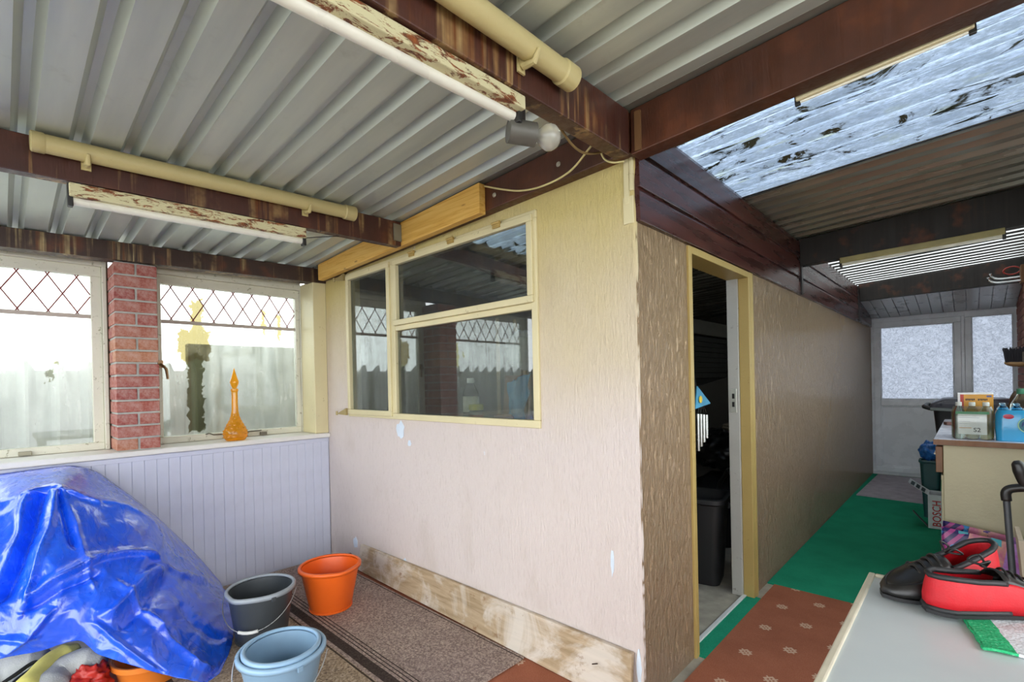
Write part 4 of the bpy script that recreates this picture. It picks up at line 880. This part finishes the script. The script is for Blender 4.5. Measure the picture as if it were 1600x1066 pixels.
# ================================================================= passage and foreground on the right
# --- door mat
mt = MB().hexa([(-.925, 6.42, -.004), (-.36, 6.38, -.004), (-.34, 7.90, -.004), (-.90, 7.92, -.004), (-.925, 6.42, .006), (-.36, 6.38, .006), (-.34, 7.90, .006), (-.90, 7.92, .006)]).build('door_mat', mat_cloth('lilac_grey_mat', 'a9a4ae', 'bdb8c0', 220, .5), bevel=.004)
tag(mt, 'pale grey mat lying in front of the back door', 'mat')
# --- kitchen base cabinet with worktop
M_cream = mat_oldpaint('stained_cream_laminate', 'c9c1a0', 'a59a78', .02, .5); M_oak = mat_darkwood('brown_edge_veneer', '6b4a30', '94704a', .15)
cb = thing('base_cabinet', 'cream base cabinet with brown-edged worktop against the passage brick wall', 'cabinet', (.14, 4.75, -.004))
MB().box(-.265, .262, -.85, .85, 0, .882).build('body', M_cream, cb, bevel=.003)
for k in range(3): MB().box(-.276, -.265, -.845+.567*k, -.285+.567*k, .10, .70).build('door', M_cream, cb, bevel=.003)
for k in range(3): dr = MB().box(-.300, -.267, -.845+.567*k, -.285+.567*k, .715, .872).build('drawer', M_oak, cb, bevel=.003); MB().tube([(-.312, -.62+.567*k, .80), (-.312, -.50+.567*k, .80)], .006, 8).build('handle', plain('a9a496', .35, .7), dr, smooth=True)
wt = MB().box(-.307, .262, -.865, .87, .884, .918).build('worktop', plain('c3c4cf', .22, 0, .03), cb, bevel=.002); MB().box(-.309, .262, -.868, -.8652, .885, .917).build('front_edge', M_oak, wt)
ZC = .9145
# --- pack of clear bottles in film
pk = thing('bottle_pack', 'shrink-wrapped pack of six clear bottles with a green band and printed label', 'bottle pack', (.005, 4.03, ZC))
M_pet = mat_glass('clear_pet', 'eef6f0', .05, 1.12); first = None
bp = MB().lathe([(.022, 0), (.029, .006), (.0295, .05), (.0275, .06), (.0295, .07), (.0295, .135), (.027, .165), (.014, .195), (.0125, .205)], 20).build('bottle', M_pet, pk, smooth=True); bp.location = (-.06, -.03, 0)
cp = MB().lathe([(.0145, .198), (.0150, .200), (.0150, .216), (.013, .218)], 16).build('cap', plain('c9cfca', .3, 0, .05), bp, smooth=True)
for i in range(3):
    for j in range(2):
        if i or j:
            o = link_mesh('bottle', bp.data, pk, (-.06+.06*i, -.03+.06*j, 0)); link_mesh('cap', cp.data, o)
MB().box(-.062, .062, -.0618, -.0612, .030, .150).build('label', plain('c9ccc6', .35, 0, .03), pk)
lb = MB().box(-.072, .072, -.0622, -.0612, .150, .165).build('green_band', plain('2f8a57', .4), pk)
tx = link_mesh('lettering', text_mesh('S2', .034), pk, (.020, -.0625, .056), (math.pi/2, 0, 0)); tx.data.materials.append(plain('15171a', .5, 0, 0))
for (x0, x1, z0, z1, c) in ((-.058, -.004, .066, .070, 'b8843a'), (-.058, -.010, .105, .108, '8a8f90'), (-.058, .03, .128, .131, '8a8f90'), (-.058, -.02, .092, .0945, '9aa0a0')): MB().box(x0, x1, -.0625, -.0619, z0, z1).build('printed_line', plain(c, .5), pk)
P = np.array([rbox(.186, .126, .03, .004), rbox(.188, .128, .03, .10), rbox(.186, .126, .03, .165), rbox(.165, .10, .03, .195)]); MB().grid(P, wrap=True).build('film', mat_pane('shrink_film', .10, 'f2f6f4', 1.6, None, 'dfe6e4', .12), pk, smooth=True)
# --- yellow box behind
yb_ = thing('carton', 'yellow and white carton standing behind the clear bottle pack', 'carton', (.02, 4.17, ZC)); MB().box(-.080, .080, -.03, .03, 0, .272).build('body', plain('e9e9ea', .4), yb_, bevel=.001); MB().box(-.066, .080, -.0308, -.0300, .0, .262).build('front_print', plain('d99a2c', .4), yb_); MB().box(-.068, -.052, -.0312, -.0306, .0, .262).build('red_edge', plain('b8382c', .4), yb_)
for (a_, b_) in ((-.044, .0), (.012, .056)):
    for k in range(6): MB().box(a_+k*.0073, a_+k*.0073+.0055, -.0314, -.0306, .224+.002*(k % 2), .236).build('lettering', plain('2b2118', .5, 0, 0), yb_)
MB().box(.05, .072, -.0314, -.0306, .245, .256).build('emblem', plain('5a5f8a', .5, 0, 0), yb_)
# --- blue water pack
wp = thing('water_pack', 'pack of water bottles in bright blue film on the worktop', 'bottle pack', (.19, 4.03, ZC)); M_bluefilm = plain('2f9fd4', .18, 0, .5, 12, .25)
P = np.array([rbox(.172, .16, .03, .0), rbox(.178, .165, .035, .06), rbox(.176, .163, .035, .15), rbox(.160, .15, .04, .178)]); q = MB().grid(P, wrap=True); q.add(P[-1], [tuple(range(P.shape[1]))]); q.build('film', M_bluefilm, wp, smooth=40)
for i in range(3):
    for j in range(2): MB().lathe([(.026, .17), (.024, .185), (.013, .200), (.013, .212), (.011, .214)], 16, c=(-.055+.055*i, -.04+.08*j, 0)).build('bottle_top', mat_glass('blue_tint_pet', 'b9dcec', .06, 1.2), wp, smooth=True)
MB().lathe([(.001, 0), (.022, .0005), (.022, .002), (.001, .003)], 24, sy=.62).build('red_badge', plain('b01c3c', .35), wp).location = (-.035, -.083, .142); bpy.data.objects['red_badge'].rotation_euler = (math.pi/2, 0, 0)
o = MB().lathe([(.001, 0), (.045, .0005), (.045, .002), (.001, .003)], 28).build('emblem', plain('1c6a78', .4), wp); o.location = (.045, -.0835, .095); o.rotation_euler = (math.pi/2, 0, 0)
o = MB().lathe([(.040, .0022), (.043, .0032), (.045, .0022)], 28, cap0=False, cap1=False).build('ring', plain('9fc9a0', .4), o)
tx = link_mesh('lettering', text_mesh('PUR', .036, font_shear=.2), wp, (.046, -.0872, .098), (math.pi/2, 0, 0)); tx.data.materials.append(plain('1a2a6e', .5, 0, 0))
tag(bottle_thing('large clear bottle with green cap behind the blue water pack', (.235, 4.42, ZC), .055, .29, plain('3f7a5c', .4), None), 'large clear bottle with green cap behind the blue water pack', 'bottle')
blob('paper_bag', 'crumpled brown bag at the back of the worktop by the brick wall', 'bag', (.28, 4.75, 1.07), (.09, .10, .125), plain('5d4630', .7, 0, .5, 25, .5), .3, 11)
tag(MB().obox((-.125, 5.0, ZC+.012), (.05, .05, .024), rotz(.4)).build('small_packet', plain('6a4a44', .6, 0, .3, 60, .6), bevel=.006), 'small dark packet at the left edge of the worktop', 'packet')
# --- wheelie bin beyond the cabinet
wb = thing('wheelie_bin', 'black wheelie bin with lid beyond the cabinet near the back door', 'wheelie bin', (.02, 6.35, -.004)); M_wb = plain('26272c', .42, 0, .12)
P = np.array([rbox(.42, .40, .05, .04), rbox(.56, .62, .05, .98), rbox(.54, .60, .05, .98), rbox(.40, .38, .05, .06)]); q = MB().grid(P, wrap=True); q.add(P[0], [tuple(range(P.shape[1]-1, -1, -1))]); q.build('body', M_wb, wb, smooth=True)
P = np.array([rbox(.60, .66, .06, .965), rbox(.62, .68, .06, .975), rbox(.60, .66, .08, 1.03), rbox(.44, .48, .12, 1.075)]); q = MB().grid(P, wrap=True); q.add(P[-1], [tuple(range(P.shape[1]))]); q.build('lid', plain('3a3b45', .32, 0, .08), wb, smooth=50)
MB().tube([(-.30, -.34, .99), (-.345, -.26, 1.0), (-.345, .20, 1.0), (-.30, .26, .99)], .02, 10).build('handle', M_wb, wb, smooth='all')
MB().beam((-.30, -.345, .985), (.27, -.345, .955), .012, .03).build('lid_edge', plain('4c5a58', .35), wb, bevel=.003)
for s in (-1, 1): MB().tube([(s*.19-.02, .18, .10), (s*.19+.02, .18, .10)], .10, 24).build('wheel', M_blk, wb, smooth=True)
blob('blue_bag', 'blue plastic bag stuffed beside the wheelie bin', 'bag', (-.285, 5.86, .60), (.07, .07, .085), plain('2a6ab8', .3, 0, .5, 20, .3), .3, 14)
tb2 = thing('pedal_bin', 'narrow dark teal bin under the blue bag', 'bin', (-.275, 5.86, -.004)); P = np.array([rbox(.10, .11, .02, 0), rbox(.15, .16, .03, .52), rbox(.14, .15, .03, .52)]); q = MB().grid(P, wrap=True); q.add(P[0], [tuple(range(P.shape[1]-1, -1, -1))]); q.build('body', plain('1f4f52', .45), tb2, smooth=True); P = np.array([rbox(.155, .165, .03, .50), rbox(.165, .175, .03, .51), rbox(.16, .17, .03, .525)]); MB().grid(P, wrap=True).build('rim', plain('1f4f52', .45), tb2, smooth=True, solid=.003)
# --- open cardboard tool box
bx_ = thing('tool_carton', 'open white tool carton with red lettering on the green carpet', 'carton', (-.222, 5.52, -.004)); M_card = plain('c4ccd0', .5, 0, .05)
m = MB(); m.box(-.055, .065, -.10, -.096, 0, .285); m.box(-.055, .065, .11, .114, 0, .285); m.box(-.055, -.051, -.096, .11, 0, .285); m.box(.061, .065, -.096, .11, 0, .285); m.box(-.051, .061, -.096, .11, 0, .004); m.build('body', M_card, bx_)
MB().hexa([(-.055, -.10, .282), (-.055, .11, .282), (-.185, .12, .37), (-.185, -.09, .37), (-.054, -.10, .286), (-.054, .11, .286), (-.184, .12, .374), (-.184, -.09, .374)]).build('flap', M_card, bx_)
for k in range(3): MB().hexa([(-.075-.035*k, -.101, .300+.0237*k), (-.098-.035*k, -.101, .316+.0237*k), (-.098-.035*k, .05, .3165+.0237*k), (-.075-.035*k, .05, .3005+.0237*k), (-.075-.035*k, -.102, .303+.0237*k), (-.098-.035*k, -.102, .319+.0237*k), (-.098-.035*k, .05, .3195+.0237*k), (-.075-.035*k, .05, .3035+.0237*k)]).build('printed_shape', plain('22343c', .5), bx_)
tx = link_mesh('lettering', text_mesh('BOSCH', .068), bx_, (.004, -.1008, .13), (math.pi/2, -math.pi/2, 0)); tx.data.materials.append(plain('b0282c', .5, 0, 0)); tx.scale = (1.0, 1.15, 1)
MB().hexa([(-.055, -.098, .0), (-.055, -.06, .0), (-.16, -.03, .12), (-.16, -.07, .12), (-.051, -.098, .006), (-.051, -.06, .006), (-.156, -.03, .126), (-.156, -.07, .126)]).build('lower_flap', plain('3c4648', .6), bx_)
# --- hand brush and metal hooks on the brick wall
br = thing('hand_brush', 'dark-bristled brush with wooden stock hung on the brick wall', 'brush', (.30, 6.0, 1.36)); P = np.array([[(x, .035*math.cos(a)*k, .024*math.sin(a)*k+.02+.010*(x/.08)**2) for a in np.linspace(0, 2*math.pi, 16, endpoint=False)] for x, k in zip(np.linspace(-.085, .10, 12), [.35, .75, .95, 1, 1, 1, 1, 1, 1, 1, .95, .8])]); q = MB().grid(P, wrap=True); q.add(P[0], [tuple(range(16))]); q.add(P[-1], [tuple(range(15, -1, -1))]); q.build('stock', plain('b08c5c', .5, 0, .1), br, smooth=50)
m = MB()
for i in range(22):
    for j in range(5):
        x, y = -.075+.0078*i, -.024+.012*j; m.tube([(x, y, .035), (x*1.12+random.uniform(-.004, .004), y*1.3, .10), (x*1.2+random.uniform(-.008, .008), y*1.5, .155+random.uniform(-.012, .012))], [.004, .004, .0025], 5)
bs_ = m.build('bristles', plain('25262e', .6), br); bs_['kind'] = 'stuff'
MB().obox((.05, -.045, .075), (.06, .03, .09)).build('socket', plain('6d675e', .6), br, bevel=.01); MB().tube([(.098, 0, .03), (.11, 0, .05)], .006, 8).build('hook', M_blk, br)
M_chr = plain('b9bcbc', .22, .9, 0)
for k, (z, y, dx, lb_) in enumerate(((2.165, 6.30, .0, 'upper bent steel bar on the brick wall under the far beam'), (2.125, 6.24, -.015, 'lower bent steel bar on the brick wall under the far beam'))):
    tag(MB().tube(spline([(.41, y, z), (.25, y, z-.005), (.185+dx, y, z+.002), (.15+dx, y, z+.03), (.145+dx, y, z+.055)], 30), .011, 10).build('steel_hook', M_chr, smooth='all'), lb_, 'hook')
tag(MB().tube([(.29+.055*math.cos(a), 6.42, 2.245+.035*math.sin(a)) for a in np.linspace(0, 2*math.pi, 28, endpoint=False)], .006, 8, closed=True).build('cable_loop', plain('a8362c', .45), smooth='all'), 'red cable loop hanging above the steel bars', 'cable')
tag(MB().box(.335, .404, 6.22, 6.36, 2.10, 2.26).build('wood_bracket', plain('6d4c2c', .7, 0, .2), bevel=.004), 'brown wooden bracket holding the steel bars to the brick wall', 'bracket')
# --- shopping bag
def mat_bag():
    g = Nd('printed_shopping_bag'); xyz = g.sep(g.co()); v = g.co(); st = g.math('FRACT', g.math('MULTIPLY', g.math('ADD', g.math('MULTIPLY', xyz[0], -1.0), g.math('ADD', g.math('MULTIPLY', xyz[2], 1.0), g.math('MULTIPLY', g.noise(v, 4, 2), .10))), 16))
    left = g.mix(g.math('GREATER_THAN', st, .52), lin('2a1a5e'), lin('b0468c')); left = g.mix(g.ramp(g.noise(v, 12, 3), [(.62, 0), (.64, 1)]), left, lin('2f86c4'))
    mid = g.ramp(g.noise(g.co((1, 1, 1)), 8, 4, .6, .5), [(.35, lin('c9b06c')), (.45, lin('d8a48c')), (.6, lin('c2688c'))]); mid = g.mix(g.ramp(g.noise(v, 22, 4), [(.64, 0), (.66, 1)]), mid, lin('4a2a78'))
    right = g.ramp(g.noise(v, 18, 4, .7), [(.35, lin('b060a8')), (.6, lin('b48ccf')), (.75, lin('d6b4e0'))])
    sk = g.math('ADD', xyz[0], g.math('MULTIPLY', xyz[2], -.20))
    c = g.mix(g.math('GREATER_THAN', sk, -.135), left, mid); c = g.mix(g.math('GREATER_THAN', sk, .02), c, right)
    return g.fin(c, .35, 0, g.bump(g.noise(v, 25, 3), .2, .004))
bg_ = thing('shopping_bag', 'shiny patterned shopping bag in purple and pink leaning on the cabinet', 'bag', (.035, 3.70, -.004))
P = np.zeros((20, 26, 3)); Q = np.zeros((20, 26, 3))
for i in range(20):
    for j in range(26):
        u, v = i/19, j/25; x = -.165+.33*v; z = (.445-.045*v)*u; n_ = mnoise.noise(Vector((v*5, u*4, 3)))
        P[i, j] = (x, -.09-.03*math.sin(math.pi*v)*math.sin(math.pi*u)+.012*n_+.06*u, z); Q[i, j] = (x, .10+.01*n_+.02*u, z)
MB().grid(P).build('front', mat_bag(), bg_, smooth='all', solid=.002); MB().grid(Q).build('back', mat_bag(), bg_, smooth='all', solid=.002)
MB().grid(np.array([P[:, 0], Q[:, 0]])).build('gusset', plain('b0b4c4', .4), bg_, solid=.002); MB().grid(np.array([P[:, -1], Q[:, -1]])).build('gusset', plain('b0b4c4', .4), bg_, solid=.002); MB().grid(np.array([P[0], Q[0]])).build('base', plain('b0b4c4', .4), bg_, solid=.002)
M_teal = plain('3fa6b8', .5, 0, .1)
for x, z in ((-.075, .435), (.055, .42)):
    MB().hexa([(x-.018, -.045, z-.09), (x+.018, -.045, z-.095), (x+.018, -.040, z-.095), (x-.018, -.040, z-.09), (x-.02, -.036, z), (x+.02, -.036, z-.005), (x+.02, -.028, z-.005), (x-.02, -.028, z)]).build('handle', M_teal, bg_, bevel=.001)
# --- folding trolley: grey poles with black joints and grip
tr = thing('folding_trolley', 'folding trolley with grey poles and a black grip behind the white table', 'trolley', (.10, 2.60, -.004)); M_pole = plain('4c5054', .4, .5, .05)
a1 = hit(1572, 772, 1, 2.6)-np.array([.10, 2.6, -.004]); a2 = hit(1600, 785, 1, 2.6)-np.array([.10, 2.6, -.004]); gz = a1[2]
MB().tube([(a1[0]+.035, 0, .07), (a1[0], 0, gz)], .0105, 14).build('pole', M_pole, tr, smooth=True); MB().tube([(a1[0]+.125, 0, .07), (a1[0]+.065, 0, gz+.02)], .0105, 14).build('pole', M_pole, tr, smooth=True)
MB().tube(spline([(a1[0]+.001, 0, gz-.025), (a1[0], 0, gz+.005), (a1[0]+.015, 0, gz+.022), (a1[0]+.055, 0, gz+.03), (a1[0]+.07, 0, gz+.022), (a1[0]+.072, 0, gz-.01)], 24), .0155, 14).build('cross_joint', M_blk, tr, smooth='all')
gp = spline([(a1[0]+.056, 0, gz+.025), (a1[0]+.046, 0, gz+.055), (a1[0]+.036, 0, gz+.10), (a1[0]+.028, 0, gz+.128)], 16); MB().tube(gp, list(np.interp(np.linspace(0, 1, 16), [0, .3, .6, .9, 1], [.013, .017, .021, .017, .008])), 16).build('grip', M_blk, tr, smooth='all')
MB().box(a1[0]-.06, a1[0]+.22, -.16, .02, .045, .06).build('base_plate', M_pole, tr, bevel=.004)
for s in (a1[0]-.05, a1[0]+.20): MB().tube([(s-.012, .03, .055), (s+.012, .03, .055)], .055, 20).build('wheel', M_blk, tr, smooth=True)
# --- boards leaning at the right
M_pale = plain('cbbba4', .6, 0, .2, 40, .12)
for k, (x, lbl) in enumerate(((.185, 'pale wooden board leaning right of the trolley, nearest the bag'), (.235, 'taller pale wooden board leaning behind the first board'))):
    tag(MB().hexa([(x, 3.05, -.004), (x+.018, 3.05, -.004), (x+.018, 3.35, -.004), (x, 3.35, -.004), (x-.04, 3.10, .56+.06*k), (x-.022, 3.10, .56+.06*k), (x-.022, 3.38, .56+.06*k), (x-.04, 3.38, .56+.06*k)]).build('board', M_pale, bevel=.002), lbl, 'board')
# --- white table in the foreground
tbl = thing('table', 'white-topped table with cream raised rim in the right foreground', 'table', (.28, 1.02, -.004)); M_lid = None
g = Nd('mottled_white_laminate'); n1 = g.noise(g.co((1, 1, 1)), 180, 2); M_lid = g.fin(g.ramp(g.noise(g.co(), 3, 3), [(.3, lin('c2cacb')), (.7, lin('d2d8d8'))]), .32, 0, g.bump(n1, .06, .002))
TX0, TX1, TY0, TY1, TZ = -.477, .62, -.75, .515, .800
MB().box(TX0+.012, TX1-.012, TY0+.012, TY1-.012, TZ-.03, TZ).build('top', M_lid, tbl)
framebox_ = MB(); w = .014
for (a_, b_, c_, d_) in ((TX0, TX0+w, TY0, TY1), (TX1-w, TX1, TY0, TY1), (TX0+w, TX1-w, TY0, TY0+w), (TX0+w, TX1-w, TY1-w, TY1)): framebox_.box(a_, b_, c_, d_, TZ-.035, TZ+.006)
framebox_.build('rim', plain('d3cbb4', .45, 0, .05), tbl, bevel=.003)
for sx in (TX0+.04, TX1-.08):
    for sy in (TY0+.04, TY1-.08): MB().box(sx, sx+.04, sy, sy+.04, 0, TZ-.035).build('leg', plain('c9c2ae', .5), tbl, bevel=.003)
# --- pair of red and black shoes
M_shoeR = plain('ba0a1a', .6, 0, .25, 300, .06); M_shoeK = plain('1b1b1d', .55, 0, .2, 200, .15); M_leather = plain('1c1b1a', .36, 0, .2, 120, .2)
def make_shoe(name, label, loc, rz, L=.275, back=0.0):
    t = thing(name, label, 'shoe', loc, (0, 0, rz), 'pair of red and black shoes on the table')
    s = np.linspace(0, 1, 33)                     # heel (0) to toe (1); +x is the toe
    hw = np.interp(s, [0, .04, .12, .3, .5, .7, .85, .95, 1], [.004, .022, .034, .036, .037, .045, .043, .026, .004])*1.0
    ht = np.interp(s, [0, .1, .3, .42, .55, .7, .85, .95, 1], [.078, .078, .072, .071, .068, .056, .043, .036, .028])+back*np.clip(1-s*2.2, 0, 1)
    outline = [(L*a, -b) for a, b in zip(s, hw)]+[(L*a, b) for a, b in zip(s[::-1][1:-1], hw[::-1][1:-1])]; H = list(ht)+list(ht[::-1][1:-1]); n = len(outline); SS = list(s)+list(s[::-1][1:-1])
    q = MB().add([(x*1.02-.003, y*1.07, 0) for x, y in outline]+[(x*1.02-.003, y*1.08, .008) for x, y in outline], [tuple(range(n-1, -1, -1)), tuple(range(n, 2*n))]+[(k, (k+1) % n, n+(k+1) % n, n+k) for k in range(n)]); q.build('sole', M_shoeK, t, smooth=40)
    cx = L*.45
    def ring(f, inset): return [(cx+(x-cx)*(1-inset*.35), y*(1+.10*math.sin(math.pi*f)-inset), .008+(h-.008)*f) for (x, y), h in zip(outline, H)]
    R4 = np.array([ring(f, i) for f, i in ((0, 0), (.35, .0), (.7, .08), (.9, .14), (1, .17))])
    red = [k for k in range(n) if SS[k] <= .66 and SS[(k+1) % n] <= .68]; blk = [k for k in range(n) if k not in red]
    for ks, nm, m_ in ((red, 'quarter', M_shoeR), (blk, 'toe_box', M_leather)):
        mb = MB(); mb.add(R4.reshape(-1, 3), [(i*n+k, i*n+(k+1) % n, (i+1)*n+(k+1) % n, (i+1)*n+k) for i in range(4) for k in ks]); mb.build(nm, m_, t, smooth='all', solid=.003)
    col = [tuple(R4[-1, k]) for k in range(n) if SS[k] <= .5]; col = col[len(col)//2:]+col[:len(col)//2] if False else col
    i0 = [k for k in range(n) if SS[k] <= .5]; order = [k for k in i0 if k > n//2]+[k for k in i0 if k <= n//2]
    MB().tube([R4[-1, k] for k in order], .006, 8).build('collar', M_shoeK, t, smooth='all')
    MB().tube([R4[0, k]+np.array([0, 0, .004]) for k in order], .006, 8).build('foxing', M_shoeK, t, smooth='all')
    for sg in (0, 1):
        kk = [k for k in range(n) if abs(SS[k]-.66) < .02 and (outline[k][1] > 0) == bool(sg)][0]; MB().tube([R4[i, kk] for i in range(5)], .007, 8).build('seam', M_shoeK, t, smooth='all')
    # vamp over the front half
    NV_ = 16; xs = np.linspace(.50, .995, NV_); P = np.zeros((NV_, 11, 3))
    for i, a in enumerate(xs):
        w_ = np.interp(a, s, hw)*(1-.17); h_ = np.interp(a, s, ht)
        for j in range(11):
            v = -1+2*j/10; P[i, j] = (cx+(L*a-cx)*(1-.17*.35), w_*v, h_-.002+(1-v*v)*np.interp(a, [.42, .6, .8, 1], [.024, .018, .010, .0]))
    MB().grid(P).build('vamp', M_leather, t, smooth='all', solid=.003)
    for k in range(4):
        a = .56+.06*k; x = cx+(L*a-cx)*.94; z = np.interp(a, s, ht)+np.interp(a, [.42, .6, .8, 1], [.024, .018, .010, .0])
        MB().tube(spline([(x-.004, -.026, z-.016), (x, -.012, z), (x+.003, .004, z+.002), (x+.008, .026, z-.016)], 12), .0028, 6).build('lace', M_blk, t, smooth='all')
    MB().tube(spline([(cx+.0, .0, .094), (cx-.01, -.02, .112), (cx-.022, -.012, .102), (cx, .0, .094), (cx+.006, .022, .110), (cx-.012, .028, .098), (cx, 0, .094)], 40), .0024, 6).build('lace_bow', M_blk, t, smooth='all')
    MB().add([(x*.9+.01, y*.85, .022) for x, y in outline], [tuple(range(n))]).build('insole', M_shoeK, t)
    return t
sh1 = make_shoe('shoe', 'red and black shoe with its black laced toe pointing left', (.035, 1.60, .801), math.radians(180+50), .285, .035)
sh2 = make_shoe('shoe', 'red and black shoe in front with its red heel facing the room', (-.075, 1.345, .806), math.radians(41))
# --- knitted cloth under the shoe
def mat_knit():
    g = Nd('green_white_knit'); v = g.co(); xyz = g.sep(v); n = g.noise(v, 220, 2, .7); wob = g.math('MULTIPLY_ADD', g.noise(v, 30, 2), .012, -.006)
    k = g.math('LESS_THAN', g.math('ADD', g.math('ADD', xyz[0], g.math('MULTIPLY', xyz[1], .0)), wob), -.062)
    c = g.mix(k, g.ramp(n, [(.3, lin('c9cdd0')), (.7, lin('dfe2e4'))]), g.ramp(n, [(.3, lin('1f9a62')), (.6, lin('3fb87c')), (.8, lin('a8dcc0'))]))
    wv = g.new('TexVoronoi'); g.l.new(v, wv.inputs['Vector']); wv.inputs['Scale'].default_value = 190
    return g.fin(c, .95, 0, g.bump(wv.outputs[0], .4, .003), Specular_IOR_Level=.1)
NX, NY = 40, 40; P = np.zeros((NX, NY, 3)); o0 = np.array([.012, 1.238, .806]); e1 = np.array([.95, .22, 0]); e2 = np.array([-.22, .95, 0])
for i in range(NX):
    for j in range(NY):
        a, b = .22*i/(NX-1), .22*j/(NY-1); p = e1*a+e2*b; P[i, j] = (p[0], p[1], .003+.003*(1+mnoise.noise(Vector((a*22, b*22, 0))))+.0015*(i in (0, NX-1) or j in (0, NY-1)))
# built flat in its own frame, so the stripe follows the weave
L2 = np.zeros_like(P)
for i in range(NX):
    for j in range(NY): L2[i, j] = (-.11+.22*i/(NX-1)+.004*mnoise.noise(Vector((0, j*.35, 2)))*(i == 0), -.11+.22*j/(NY-1), P[i, j, 2])
kn = MB().grid(L2).build('knitted_cloth', mat_knit(), smooth='all', solid=.005); c_ = o0+e1*.11+e2*.11; kn.location = (c_[0], c_[1], .7985); kn.rotation_euler = (0, 0, math.atan2(.22, .95)); tag(kn, 'green and white knitted cloth lying under the front shoe', 'cloth')
